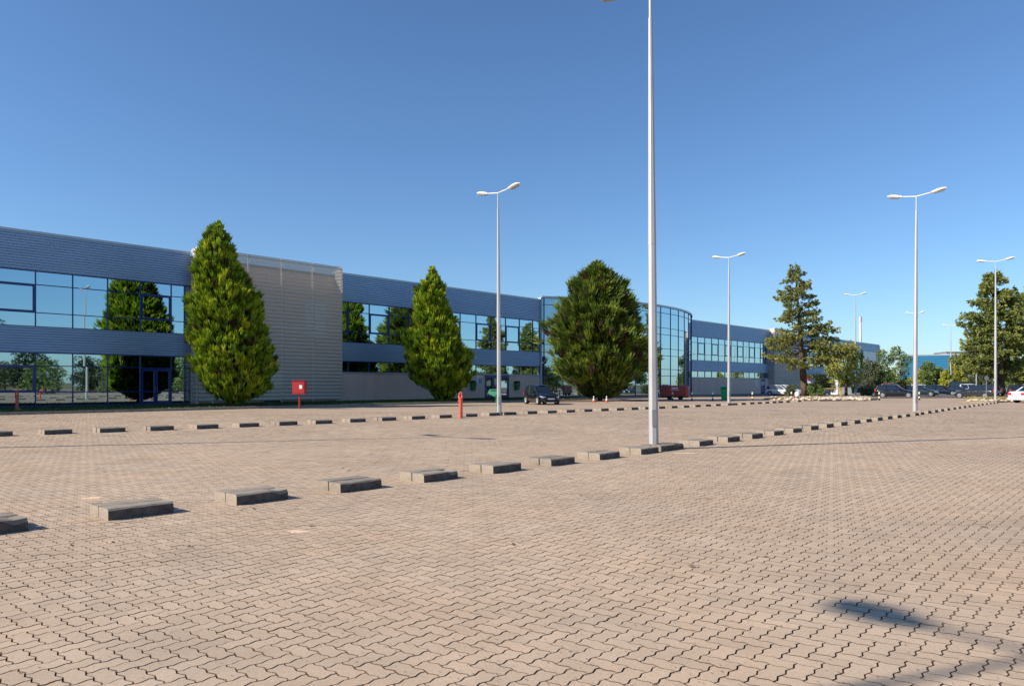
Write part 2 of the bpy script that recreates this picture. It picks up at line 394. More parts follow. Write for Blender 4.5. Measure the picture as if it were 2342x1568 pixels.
# pale sand spills
def sand(x, y, rx, ry, label):
    c = G(x, y); b = MB(); vs_ = [(0, 0, .012)]
    for k_ in range(20):
        t = 2*math.pi*k_/20; f_ = random.uniform(.7, 1.15); vs_.append((rx*f_*math.cos(t), ry*f_*math.sin(t), .0015))
    b.add(vs_, [(0, 1+k_, 1+(k_+1) % 20) for k_ in range(20)])
    o = b.build('sand_patch', M['sand'], None, True); o.location = c; tag(o, label, 'sand patch')
M['sand'] = mat('pale sand', (.72, .50, .34), .95, 0, .1, .2, 20)
sand(682, 1215, .12, .10, 'small patch of pale sand on the open pavers in the foreground')
sand(212, 1138, .16, .14, 'small patch of pale sand behind the second wheel stop from the left')
sand(1566, 1036, .38, .10, 'spill of pale sand beside the foot of the nearest lamp post')

# ------------------------------------------------------------ kerb, grass strip, roads
K_N = -44.4
def surf(name, s0, s1, n0, n1, z, m, depth=.2):
    b = MB(); a = [q(s0, n0), q(s1, n0), q(s1, n1), q(s0, n1)]
    b.add([(p[0], p[1], z) for p in a] + [(p[0], p[1], z-depth) for p in a], [(0,1,2,3),(7,6,5,4),(0,4,5,1),(1,5,6,2),(2,6,7,3),(3,7,4,0)])
    return b.build(name, m)
gs = surf('grass_strip', -80, 50.5, NF+.35, K_N-.16, .13, M['grassbase']); gs['kind'] = 'structure'
ap = surf('asphalt_apron', PAVE_END+.02, 330, NF+.1, 60, .004, M['asphalt'], .03); ap['kind'] = 'structure'
fw = surf('footpath', 50.55, PAVE_END, NF+.1, K_N-.16, .10, M['asphalt']); fw['kind'] = 'structure'
kb = empty('kerb', SN(-20, K_N), FANG, 'long straight concrete kerb along the front of the office building', 'kerb')
km = MB().cbox(.004, .996, -.07, .07, -.05, .145, .015)
kme = bpy.data.meshes.new('kerb_stone'); kme.from_pydata(km.v, [], km.f); kme.materials.append(M['concrete'])
for i in range(104):
    o = link('kerb_stone', kme, kb); o.location = (i*1.0, random.uniform(-.008, .008), random.uniform(-.008, .008)); o.rotation_euler = (0, random.uniform(-.004, .004), random.uniform(-.005, .005))
# grass blades
def grass(name, n, s0, s1, n0, n1, z, h, label, cat='grass', col=None):
    s = rng.uniform(s0, s1, n); nn_ = rng.uniform(n0, n1, n); t = s+S0
    x = t*DX+nn_*NX; y = t*DY+nn_*NY; a = rng.uniform(0, 6.28, n); w_ = .02; hh = h*rng.uniform(.5, 1.3, n)
    V = np.stack([np.stack([x-w_*np.cos(a), y-w_*np.sin(a), np.full(n, z)], -1), np.stack([x+w_*np.cos(a), y+w_*np.sin(a), np.full(n, z)], -1),
                  np.stack([x+rng.normal(0, h*.4, n), y+rng.normal(0, h*.4, n), z+hh], -1)], 1).reshape(-1, 3)
    o = np_mesh(name, V, np.arange(3*n), np.arange(0, 3*n, 3), np.full(n, 3), col or M['grassb'], None, np.repeat(rng.uniform(.2, .9, n), 3)); tag(o, label, cat, kind='stuff'); return o
M['grassb'] = foliage_mat('grass blade', (.03, .06, .015), (.06, .11, .03), (.12, .17, .05), (.14, .11, .05))
grass('grass', 26000, -12, 50.4, NF+.5, K_N-.2, .13, .09, 'short green grass on the strip in front of the office building')

# ------------------------------------------------------------ office building
B = empty('office_building', P0, FANG, 'long two storey blue clad office building with mirror windows and curved glass bay', 'building')
ZT = 11.32
def corr(b, s0, s1, z0, z1, y0, pitch=.165, dep=.07, ends=True):
    """horizontal corrugated sheet facing -y"""
    n = max(1, round((z1-z0)/pitch)); h = (z1-z0)/n; prof = []
    for i in range(n):
        z = z0+i*h
        prof += [(z, 0), (z+h*.20, 0), (z+h*.36, dep), (z+h*.90, dep*.9)]
    prof.append((z1, 0))
    vs_ = []
    for (z, d) in prof: vs_ += [(s0, y0-d, z), (s1, y0-d, z)]
    m = len(prof)
    f = [(2*i, 2*i+1, 2*i+3, 2*i+2) for i in range(m-1)]
    b.add(vs_, f)
    # back
    b.add([(s0, y0+.06, z0), (s1, y0+.06, z0), (s1, y0+.06, z1), (s0, y0+.06, z1)], [(3,2,1,0)])
    if ends:
        for s_, fl in ((s0, 0), (s1, 1)):
            ring = [(s_, y0-d, z) for (z, d) in prof] + [(s_, y0+.06, z1), (s_, y0+.06, z0)]
            b.add(ring, [tuple(range(len(ring)))[::(-1 if fl == 0 else 1)][::-1] if False else tuple(range(len(ring)))])
Z_UW1, Z_UW0 = 8.78, 5.28        # upper window strip
Z_LB0 = 3.58                     # bottom of middle band
def bands(s0, s1):
    b = MB(); corr(b, s0, s1, Z_UW1+.03, ZT-.16, 0); b.build('cladding_band', M['clad'], B)
    b = MB(); corr(b, s0, s1, Z_LB0+.03, Z_UW0-.03, 0); b.build('cladding_band', M['clad'], B)
    b = MB(); b.box(s0, s1, -.09, .3, ZT-.16, ZT); b.build('coping', M['cap'], B)
    for z in (Z_UW1, Z_UW0-.05, Z_LB0): 
        b = MB(); b.box(s0, s1, -.075, .02, z-.03 if z != Z_UW0-.05 else z-.0, z+.028 if z != Z_UW0-.05 else z+.05); b.build('blue_trim', M['frame'], B)
def pane(parent, x0, x1, z0, z1, y=.0, m=None):
    b = MB(); b.box(x0+.004, x1-.004, y, y+.02, z0+.004, z1-.004)
    o = b.build('pane', m or M['glass'], parent)
    cx, cz = (x0+x1)/2, (z0+z1)/2
    for v in o.data.vertices: v.co.x -= cx; v.co.z -= cz; v.co.y -= y
    o.location = (cx, y, cz); o.rotation_euler = (random.uniform(-.0022, .0022), 0, random.uniform(-.0022, .0022))
    return o
def window(s0, s1, zs, thick=None, T=.05, m=None):
    """one bay: zs rising levels; thick = index of the row that holds an opening sash"""
    f = MB(); y = .02
    f.box(s0-T/2, s0+T/2, -.045, .06, zs[0], zs[-1])
    for z in zs[1:-1]: f.box(s0+T/2+.001, s1-T/2-.001, -.04, .06, z-T/2, z+T/2)
    if thick is not None:
        a, b_ = zs[thick], zs[thick+1]; w_ = .15
        x0, x1 = s0+T/2+.002, s1-T/2-.002
        f.box(x0, x0+w_-.03, -.06, -.001, a+.0, b_); f.box(x1-w_+.03, x1, -.06, -.001, a, b_)
        f.box(x0+w_-.029, x1-w_+.029, -.06, -.001, a, a+w_-.02); f.box(x0+w_-.029, x1-w_+.029, -.06, -.001, b_-w_+.02, b_)
    wo = f.build('window', M['frame'], B)
    for i in range(len(zs)-1): pane(wo, s0+T/2, s1-T/2, zs[i]+(T/2 if i else 0), zs[i+1]-(T/2 if i < len(zs)-2 else 0), y, m)
    return wo
ZU = [Z_UW0+.0, 6.14, 7.93, Z_UW1-.03]
ZLW = [.22, 1.07, 2.75, Z_LB0-.03]
ZRS = [2.68, Z_LB0-.03]
G0 = .15
# structural body behind the skins
b = MB(); b.box(-45, 185, .32, 18, .0, ZT-.25); b.build('inner_wall', M['glass_dark'], B)
# left wing, off-frame portion and in view
def wing(s_start, s_end, bays, thick_mod, lower, off=0):
    bands(s_start, s_end)
    for i, (a, c) in enumerate(bays):
        th = 1 if (i+off) % thick_mod == 0 else None
        window(a, c, ZU, th)
        if lower == 'glass':
            if not (a > 8.2 and a < 8.6): window(a, c, ZLW, th)
        else: window(a, c, ZRS, None)
lb = [(-.22+2.148*i, -.22+2.148*(i+1)) for i in range(-5, 5)] + [(10.52, 11.9)]
bands(-11, 11.9)
for i, (a, c) in enumerate(lb):
    kk_ = i-5; th = 1 if kk_ % 4 == 0 and kk_ < 5 else None
    window(a, c, ZU, th)
    if kk_ != 4: window(a, c, ZLW, 1 if kk_ == 0 else None)
# entrance door in the left wing
a, c = 8.37, 10.52
d = MB(); d.box(a-.03, a+.03, -.045, .06, .22, Z_LB0-.03); d.box(a+.031, c-.03, -.04, .06, 2.66, 2.74)
do = d.build('door_surround', M['frame'], B); pane(do, a+.03, c-.03, 2.74, Z_LB0-.03, .02)
for (x0, x1) in ((a+.06, a+1.03), (a+1.06, c-.06)):
    d = MB()
    d.box(x0, x0+.11, -.06, .0, .22, 2.64); d.box(x1-.11, x1, -.06, .0, .22, 2.64)
    d.box(x0+.111, x1-.111, -.06, .0, 2.5, 2.64); d.box(x0+.111, x1-.111, -.06, .0, .22, .38); d.box(x0+.111, x1-.111, -.06, .0, 1.02, 1.09)
    dd = d.build('door', M['frame'], B); pane(dd, x0+.11, x1-.11, .38, 1.02, .01); pane(dd, x0+.11, x1-.11, 1.09, 2.5, .01)
    hb = MB(); xx = x1-.06 if x0 < a+.5 else x0+.06; hb.tube((xx, -.11, 1.0), (xx, -.11, 1.4), .015); hb.tube((xx, -.11, 1.05), (xx, -.06, 1.05), .01); hb.tube((xx, -.11, 1.35), (xx, -.06, 1.35), .01); hb.build('handle', M['grey'], dd)
b = MB(); b.box(-11, 11.9, -.05, .25, .0, .219); b.build('sill', M['frame'], B)

# perforated screens standing proud of the facade
def screen(s0, s1, first):
    p = 1.1; top = 11.58; bot = .32
    # paler wall and high windows behind the screen
    b = MB(); b.box(s0, s1, .0, .3, .0, 10.75); b.build('back_wall', M['plaster'], B)
    for (a_, c_, z0, z1) in ((s0+.6, s0+2.5, 5.6, 8.6), (s1-3.0, s1-.9, 5.6, 8.6), (s0+6, s0+7.6, .2, 2.9)):
        f = MB(); f.box(a_-.05, c_+.05, -.03, -.001, z0-.05, z1+.05); wo = f.build('window', M['frame'], B); pane(wo, a_, c_, z0, z1, -.055)
    edges = [s1]
    while edges[-1] - 2.86 > s0+.8: edges.append(edges[-1]-2.86)
    edges.append(s0); edges = edges[::-1]
    for i in range(len(edges)-1):
        b = MB(); a_, c_ = edges[i]+.03, edges[i+1]-.03
        n_ = int(round((top-bot)/.30)); h = (top-bot)/n_; vs_ = []
        steps = 4
        for j in range(n_*steps+1):
            z = bot+j*h/steps; dd_ = .07*math.sin(j/steps*2*math.pi); vs_ += [(a_, -p-dd_, z), (c_, -p-dd_, z)]
        b.add(vs_, [(2*j, 2*j+1, 2*j+3, 2*j+2) for j in range(n_*steps)])
        b.build('screen_panel', M['screen'], B, True)
    for e in edges:
        b = MB(); b.box(e-.05, e+.05, -p+.06, -p+.16, G0-.05, top+.02)
        for z in (3.0, 6.2, 9.0): b.box(e-.03, e+.03, -p+.161, -.001, z-.04, z+.04)
        b.build('screen_post', M['screen_frame'], B)
    for z in (.5, 3.0, 6.2, 9.0, 11.4):
        b = MB(); b.box(s0+.06, s1-.06, -p+.061, -p+.12, z-.04, z+.04); b.build('screen_rail', M['screen_frame'], B)
    for s_ in (s0, s1):       # returns at both ends
        b = MB(); n_ = int(round((top-bot)/.30)); h = (top-bot)/n_; vs_ = []
        for j in range(n_*4+1):
            z = bot+j*h/4; dd_ = .04*math.sin(j/4*2*math.pi)*(1 if s_ == s1 else -1); vs_ += [(s_+dd_, -p+.0, z), (s_+dd_, -.10, z)]
        b.add(vs_, [(2*j, 2*j+1, 2*j+3, 2*j+2) for j in range(n_*4)]); b.build('screen_panel', M['screen'], B, True)
screen(11.95, 24.55, 1)
screen(-23.7, -11.05, 0)
screen(116.5, 129.2, 2)

# middle wing
mb = [(23.68+2.286*i, 23.68+2.286*(i+1)) for i in range(13)]
mb[0] = (24.62, mb[0][1]); mb[-1] = (mb[-1][0], 52.3)
bands(24.6, 52.35)
for i, (a_, c_) in enumerate(mb):
    window(a_, c_, ZU, 1 if i % 2 == 0 and i < 12 else None)
    window(a_, c_, ZRS)
def wall_run(s0, s1):
    b = MB(); b.box(s0, s1, -.03, .3, .0, 2.56); b.build('wall', M['plaster'], B)
    b = MB(); b.box(s0, s1, -.10, .05, 2.562, 2.66); b.build('sill', M['clad'], B)
wall_run(24.6, 43.25); wall_run(47.05, 52.35)
b = MB(); b.box(43.25, 47.05, -.10, .05, 2.562, 2.66); b.build('sill', M['clad'], B)
# entrance in the middle wing
f = MB(); f.box(43.26, 43.42, -.06, .1, G0, 2.55); f.box(46.88, 47.04, -.06, .1, G0, 2.55); f.box(43.421, 46.879, -.06, .1, 2.38, 2.55)
fo = f.build('door_surround', M['frame'], B)
for (x0, x1) in ((43.42, 44.5), (44.5, 45.7), (45.7, 46.88)):
    d = MB(); d.box(x0, x0+.1, -.04, .05, G0, 2.37); d.box(x1-.1, x1, -.04, .05, G0, 2.37); d.box(x0+.101, x1-.101, -.04, .05, 2.25, 2.37); d.box(x0+.101, x1-.101, -.04, .05, G0, .42)
    dd = d.build('door', M['frame'], B); pane(dd, x0+.1, x1-.1, .42, 2.25, .0, M['glass_dark'] if x0 < 45 else M['glass'])
b = MB(); b.box(52.36, 52.72, -.16, .3, .0, ZT+.2); b.build('corner_column', M['cap'], B)
b = MB(); b.box(52.73, 53.05, -.30, .3, .0, ZT+.2); b.build('corner_column', M['frame'], B)

# curved glass bay
RC = 32.2; SM = 70.1; OC = 26.9; NB = 14
a_half = math.asin(17.55/RC)
def arc(t, dr=0.0): a_ = -a_half + 2*a_half*t; return (SM + (RC+dr)*math.sin(a_), -((RC+dr)*math.cos(a_)-OC))
ZC = [.2, 2.65, 3.5, 5.25, 6.15, 7.95, 8.8, 10.7, 11.45]
def arcbox(b, t0, t1, d0, d1, z0, z1):
    p = [arc(t0, d0), arc(t1, d0), arc(t1, d1), arc(t0, d1)]
    b.add([(*c_, z0) for c_ in p]+[(*c_, z1) for c_ in p], [(0,3,2,1),(4,5,6,7),(0,1,5,4),(1,2,6,5),(2,3,7,6),(3,0,4,7)])
dt = .035/37.5
for i in range(NB):
    t0, t1 = i/NB, (i+1)/NB
    f = MB(); arcbox(f, t0-dt, t0+dt, -.04, .07, .2, 11.45)
    for z in ZC[1:-1]: arcbox(f, t0+dt*1.1, t1-dt*1.1, -.04, .055, z-.03, z+.03)
    wo = f.build('bay_window', M['frame'], B)
    for j in range(len(ZC)-1):
        p = MB(); arcbox(p, t0+dt*1.2, t1-dt*1.2, -.01, .012, ZC[j]+.035, ZC[j+1]-.035); p.build('pane', M['glass'], wo)
b = MB(); ns = 42
for i in range(ns): arcbox(b, i/ns, (i+1)/ns, -.3, .16, 11.451, 11.68)
b.build('bay_coping', M['cap'], B)
b = MB()
for i in range(ns): arcbox(b, i/ns, (i+1)/ns, -.05, .09, .0, .199)
b.build('bay_sill', M['frame'], B)
b = MB(); b.add([(*arc(i/ns, -.31), 11.45) for i in range(ns+1)] + [(87.5, 2, 11.45), (52.7, 2, 11.45)], [tuple(range(ns+3))]); b.build('bay_roof', M['grey'], B)
b = MB(); b.add([(*arc(i/ns, -.4), .3) for i in range(ns+1)] + [(*arc(i/ns, -.4), 11.4) for i in range(ns+1)], [(i, i+1, i+ns+2, i+ns+1) for i in range(ns)]); b.build('bay_inner_wall', M['glass_dark'], B)
# right wing
bands(87.9, 116.5)
rb = [(87.9, 90.06)] + [(90.06+2.286*i, 90.06+2.286*(i+1)) for i in range(12)]; rb[-1] = (rb[-1][0], 116.45)
for i, (a_, c_) in enumerate(rb):
    window(a_, c_, ZU, 1 if i % 2 == 1 and i < 12 else None); window(a_, c_, ZRS)
wall_run(87.9, 113.0); wall_run(114.9, 116.5)
b = MB(); b.box(113.0, 114.9, -.10, .05, 2.562, 2.66); b.build('sill', M['clad'], B)
f = MB(); f.box(113.01, 113.12, -.05, .1, G0, 2.55); f.box(114.78, 114.89, -.05, .1, G0, 2.55); f.box(113.121, 114.779, -.05, .1, 2.42, 2.55); f.build('door_surround', M['frame'], B)
for (x0, x1) in ((113.13, 113.94), (113.96, 114.77)):
    d = MB(); d.box(x0, x1, -.03, .03, G0, 2.41); dd = d.build('door', M['frame'], B)
    p = MB(); p.box(x0+.2, x1-.2, -.045, -.032, 1.4, 2.1); p.build('pane', M['white'], dd)
# last wing
bands(129.2, 182.6)
for i in range(23):
    a_ = 129.3+2.3*i; c_ = min(a_+2.3, 182.5)
    if a_ < 168.2: window(a_, c_, ZU, 1 if i % 2 else None)
    if a_ < 150: window(a_, c_, ZRS)
b = MB(); corr(b, 170.7, 182.6, Z_UW0, Z_UW1-.04, 0); b.build('cladding_band', M['clad'], B)
b = MB(); corr(b, 150.3, 182.6, 2.68, Z_LB0-.04, 0); b.build('cladding_band', M['clad'], B)
wall_run(129.2, 182.6)
b = MB(); b.box(182.602, 182.75, -.1, 18, .0, ZT); b.build('end_wall', M['clad'], B)
b = MB(); b.box(-45, -23.75, -.05, .3, .0, ZT); b.build('wall', M['clad'], B)
# sign board with a blue arc on the far wing
f = MB(); f.box(169.9, 179.6, -.16, -.06, 5.6, 9.3); sg = f.build('sign_board', M['white'], B)
f = MB(); N_ = 16
for i in range(N_):
    t0, t1 = math.pi*i/N_, math.pi*(i+1)/N_
    w0, w1 = .12+.45*(1-i/N_), .12+.45*(1-(i+1)/N_)
    for (yy) in (-.17,):
        P = lambda t, r_: (173.4-1.6*math.cos(t)*r_*.85, yy, 5.75+2.3*math.sin(t)*r_)
        f.add([P(t0, 1), P(t0, 1-w0*.6), P(t1, 1-w1*.6), P(t1, 1)], [(0,1,2,3)])
f.build('logo_arc', M['logo'], sg)
# flood light and cameras on the walls
def wall_bits(s, z, label):
    o = empty('security_camera', B.matrix_world @ Vector((s, -.05, z)) if False else P0+Vector((DX*s+NX*.05, DY*s+NY*.05, z)), FANG, label, 'camera')
    b = MB(); b.box(-.05, .05, -.25, .0, -.03, .03); b.build('bracket', M['white'], o)
    b = MB(); b.box(-.24, .12, -.40, -.251, -.10, .08); b.build('housing', M['white'], o)
wall_bits(41.5, 4.35, 'small white security camera on the cladding above the middle entrance')
wall_bits(115.6, 9.7, 'small white camera high on the wall beside the far perforated screen')

# ------------------------------------------------------------ wall notices and bins by the doors
def fpos(s, p, z): return P0 + Vector((DX*s+NX*p, DY*s+NY*p, z))
def notice(s, z, w_, h, label, blue=True):
    o = empty('wall_notice', fpos(s, .04, z), FANG, label, 'notice')
    b = MB(); b.box(-w_/2, w_/2, -.03, 0, 0, h); b.build('board', M['white'], o)
    if blue:
        b = MB(); b.box(-w_*.22, w_*.42, -.037, -.031, h*.05, h*.72); pl = b.build('panel', M['logo'], o)
        b = MB(); b.box(-w_*.14, w_*.34, -.042, -.038, h*.52, h*.60); b.box(-w_*.06, w_*.26, -.042, -.038, h*.33, h*.40); b.box(-w_*.14, w_*.34, -.042, -.038, h*.12, h*.18); b.build('line', M['white'], pl)
    else:
        b = MB()
        for k_ in range(5): b.box(-w_*.35, w_*.35, -.037, -.031, h*(.12+.15*k_), h*(.16+.15*k_))
        b.build('line', M['grey'], o)
notice(42.45, 1.62, .80, .85, 'white notice with a blue square beside the middle entrance')
notice(111.2, 1.1, .9, 1.2, 'pale notice on the plaster wall left of the far blue door', False)
def wall_bin(s, label):
    o = empty('wall_bin', fpos(s, .04, .95), FANG, label, 'litter bin', 'green bins hung beside the middle entrance')
    b = MB(); prof = [(-.30, -.02), (.30, -.02)]
    w0, w1, d0, d1 = .22, .30, .30, .40
    b.add([(-w0,-.02,0),(w0,-.02,0),(w0,-d0,0),(-w0,-d0,0),(-w1,-.02,.75),(w1,-.02,.75),(w1,-d1,.75),(-w1,-d1,.75)], [(0,1,2,3)[::-1],(0,1,5,4),(1,2,6,5),(2,3,7,6),(3,0,4,7),(4,5,6,7)])
    b.build('bin_body', M['green'], o)
    b = MB(); b.add([(-w1,-.02,.76),(w1,-.02,.76),(w1,-d1,.76),(-w1,-d1,.76),(-w1*.75,-.02,1.0),(w1*.75,-.02,1.0),(w1*.75,-d1*.8,1.0),(-w1*.75,-d1*.8,1.0)], [(0,1,2,3)[::-1],(0,1,5,4),(1,2,6,5),(2,3,7,6),(3,0,4,7),(4,5,6,7)])
    b.build('bin_hood', M['black'], o)
wall_bin(41.3, 'green litter bin on the wall to the left of the middle entrance')
wall_bin(48.2, 'green litter bin on the wall to the right of the middle entrance')

# ------------------------------------------------------------ lamps
def lamp(base, ztop, label, full=True, lean=0.0, rz=0.0, r0=.125, two=True):
    t = empty('street_lamp', base, rz, label, 'street lamp', 'double armed street lamps in the car park')
    if lean: t.rotation_euler = (0, lean, rz)
    zj = ztop*.44
    b = MB(); b.tube((0,0,-.05), (0,0,1.02), r0, r0*.965, 8)
    b.build('pole_base', M['pole'], t)
    b = MB(); b.tube((0,0,1.021), (0,0,zj), r0*.95, r0*.80, 8); b.build('pole', M['pole'], t)
    b = MB(); b.tube((0,0,zj+.001), (0,0,ztop-.8), r0*.835, r0*.40, 8); b.tube((0,0,ztop-.8), (0,0,ztop), .036, .034, 8); b.build('pole', M['pole'], t)
    b = MB(); b.box(-.05, .05, -r0-.004, -r0+.03, .55, .95); b.build('service_door', M['grey'], t)
    for sg_ in (1, -1):
        D = Vector((NX*sg_, NY*sg_, 0)); S = Vector((-D.y, D.x, 0)); up = Vector((0, 0, 1))
        a0 = Vector((0, 0, ztop-.03)); a1 = a0 + D*.72 + up*.10
        b = MB(); b.tube(a0, a1, .028, .026, 8); b.build('arm', M['lamp'], t)
        # housing: shaped shell, wide in the middle
        b = MB(); st_ = [(.0,.06,.03,-.045),(.10,.10,.06,-.06),(.36,.155,.095,-.05),(.58,.15,.085,-.035),(.72,.10,.05,-.03),(.79,.03,.01,-.02)]
        tilt = .17; vs_ = []
        for (x, w_, zt, zb) in st_:
            c = a1 + D*(x-.03) + up*((x-.03)*tilt)
            for (ww, zz) in ((-w_, 0), (-w_*.7, zt*.85), (0, zt*1.15), (w_*.7, zt*.85), (w_, 0), (w_*.8, zb), (-w_*.8, zb)): vs_.append(c+S*ww+up*zz)
        f_ = []
        for i in range(len(st_)-1):
            for k_ in range(7): f_.append((i*7+k_, i*7+(k_+1) % 7, (i+1)*7+(k_+1) % 7, (i+1)*7+k_))
        f_ += [tuple(range(7)), tuple(range(35, 42))[::-1]]
        b.add(vs_, f_); h = b.build('lamp_head', M['lamp'], t, True)
        b = MB(); vs_ = []
        for (x, w_) in ((.18,.10),(.36,.125),(.56,.12),(.68,.075)):
            c = a1 + D*(x-.03) + up*((x-.03)*tilt-.055)
            vs_ += [c-S*w_, c+S*w_, c+S*w_*.7-up*.05, c-S*w_*.7-up*.05]
        f_ = []
        for i in range(3):
            for k_ in range(4): f_.append((i*4+k_, i*4+(k_+1) % 4, (i+1)*4+(k_+1) % 4, (i+1)*4+k_))
        f_ += [(0,1,2,3), (15,14,13,12)]
        b.add(vs_, f_); b.build('lamp_lens', M['lampglass'], h)
    return t
def lamp_px(x, yb, yt, label, **k): p = G(x, yb); return lamp(p, EYE + (HZ-yt)*p.y/FPX, label, **k)
p = G(1495, 1027); lamp(p, 11.12, 'nearest street lamp, its tall pale pole cut off by the top of the picture', lean=-.0075, r0=.118)
lamp_px(1142, 949, 440, 'double street lamp in front of the middle entrance', lean=-.006)
lamp_px(1667, 922, 588, 'double street lamp standing right of the red generator')
lamp_px(2093, 944, 448, 'tall double street lamp in the front row, before the black estate car', lean=.006)
lamp_px(2277, 918.5, 597, 'double street lamp at the far end of the front row, before the big right conifer')
def lamp_far(x, D, yt, label, **k): lamp(XD(x, D), EYE + (HZ-yt)*D/FPX, label, **k)
lamp_far(1956.5, 101, 674, 'street lamp rising through the small round tree by the guard booth')
lamp_far(2093.5, 122, 716, 'distant street lamp almost hidden behind the taller lamp post', r0=.11)
lamp_far(2174.5, 143, 744, 'distant street lamp in front of the blue warehouse', r0=.11)
lamp_far(2233, 150, 762, 'distant street lamp mostly hidden by the right hand conifer', r0=.11)
SH = 11.25/math.tan(R(SUN_EL))
def off_lamp(cx, cy, z, label):
    Ls = z/math.tan(R(SUN_EL)); hv = Vector((SUNV.x, SUNV.y, 0)).normalized()
    lamp(Vector((cx, cy, 0)) + hv*Ls, z, label)
off_lamp(-1.88, 22.0, 11.1, 'street lamp outside the picture whose shadow crosses the middle paving')
off_lamp(3.11, 4.27, 10.9, 'street lamp outside the picture whose shadow falls on the right foreground')

# ------------------------------------------------------------ wheel stops
ORD = ['first','second','third','fourth','fifth','sixth','seventh','eighth','ninth','tenth','eleventh','twelfth','thirteenth','fourteenth','fifteenth','sixteenth','seventeenth','eighteenth','nineteenth','twentieth']
def stop(pr, length, label, group, m, h=.13, chip=False, rz=0.0):
    """pr = front right bottom corner; runs back along the row and away from the viewer"""
    t = empty('wheel_stop', pr, FANG+rz, label, 'wheel stop', group)
    for j in range(2):
        b = MB(); y0 = .008+j*.30; y1 = y0+.285
        n_ = 6; xs = [-length + length*i/n_ for i in range(n_+1)]; vs_ = []
        jr = lambda a_: random.uniform(-a_, a_)
        hh = h + jr(.006)
        for i, x in enumerate(xs):
            zc = hh + jr(.002); drop = random.uniform(.012, .024)
            if chip and j == 0 and i == n_-1: zc -= .02; drop += .03
            if chip and j == 0 and i == n_: zc -= .008; drop += .02
            ex = 0
            vs_ += [(x, y0+jr(.002), -.02), (x, y0+.004, zc-drop), (x, y0+.03+jr(.003), zc), (x, y1-.012, zc), (x, y1, zc-.012), (x, y1, -.02)]
        f_ = []
        for i in range(n_):
            for k_ in range(5): f_.append((i*6+k_, (i+1)*6+k_, (i+1)*6+k_+1, i*6+k_+1))
        f_ += [(5,4,3,2,1,0), tuple(n_*6+k_ for k_ in range(6))]
        b.add(vs_, f_); o = b.build('kerb_stone', m, t)
        o.data.materials.append(M['shade_side'])          # rough long sides, front and back, with their shade put into the colour
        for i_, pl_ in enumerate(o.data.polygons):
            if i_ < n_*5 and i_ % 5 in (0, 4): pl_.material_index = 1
        o.location = (jr(.012), 0, 0); o.rotation_euler = (0, 0, jr(.006))
    return t
row1x = [62,398.4,661.3,873.9,1048.5,1193.3,1315.4,1418.7,1507,1564.6,1632.6,1692.7,1746.2,1793.1,1834.9,1873.2,1907.9,1939.6,1968.9,1995,2019.6,2041.9,2063,2082.1,2102.8,2114.6,2131,2146.2]
row1x += [1427.1+.3906*X for X in (1876,1911,1946,1975,2004,2032,2058,2084,2107,2131,2153,2175,2193)]
row1n = ([60,400,1050,1500,1750,1900,2100,2290], [-9.1,-9.05,-8.85,-8.8,-9.0,-9.3,-9.65,-11.0])
row2x = [29.8,165,286.8,397.6,499.5,593.5,681.1,760.4,836.7,906.4,972.8,1034.2,1092,1143.8,1181.6,1229.4,1273.9,1315.8,1355.3,1392.8,1427.6,1460.5,1491,1522,1550.3,1577,1602.9,1626.7,1649,1676,1687,1706,1725.5,1742.7,1759.5,1776,1791,1806.8,1832.5]
row2n = ([0,165,500,760,1230,1550,1830], [-26.2,-26.0,-25.3,-25.1,-25.3,-24.6,-25.1])
def label_stop(x, lamps, row, xs):
    # count from the closest lamp in its row
    best = None
    for (lx, nm) in lamps:
        if x <= lx: c = sum(1 for v in xs if x <= v <= lx); side = 'left'
        else: c = sum(1 for v in xs if lx < v <= x); side = 'right'
        if best is None or c < best[0]: best = (c, side, nm)
    return '%s row concrete stop, %s %s of %s' % (row, ORD[min(best[0]-1, 19)], best[1], best[2])
l1 = [(1508, 'the nearest lamp post'), (2093, 'the tall lamp before the black estate'), (2277, 'the lamp before the big conifer')]
l2 = [(1144, 'the lamp before the middle entrance'), (1677, 'the lamp right of the red generator')]
special = {398.4: 'large pale concrete wheel stop, second from the left edge in the front row', 62: 'concrete wheel stop cut off by the left edge in the front row', 661.3: 'concrete wheel stop with a chipped corner, third from the left in the front row'}
for i, x in enumerate(row1x):
    pr = on_line(x, float(np.interp(x, *row1n)))
    long_ = 1.05 if x == 1564.6 else .74
    stop(pr, long_, special.get(x) or label_stop(x, l1, 'front', row1x), 'wheel stops in the front row', M['concrete'] if i % 3 else M['concrete_b'], .135, chip=x in (62, 661.3) or i % 5 == 4)
for i, x in enumerate(row2x):
    pr = on_line(x, float(np.interp(x, *row2n)))
    lb_ = 'back row concrete wheel stop cut off by the left edge' if i == 0 else label_stop(x, l2, 'back', row2x)
    stop(pr, .95 if x == 1181.6 else .78, lb_, 'wheel stops in the back row', M['concrete'] if i % 3 else M['concrete_b'], .15)

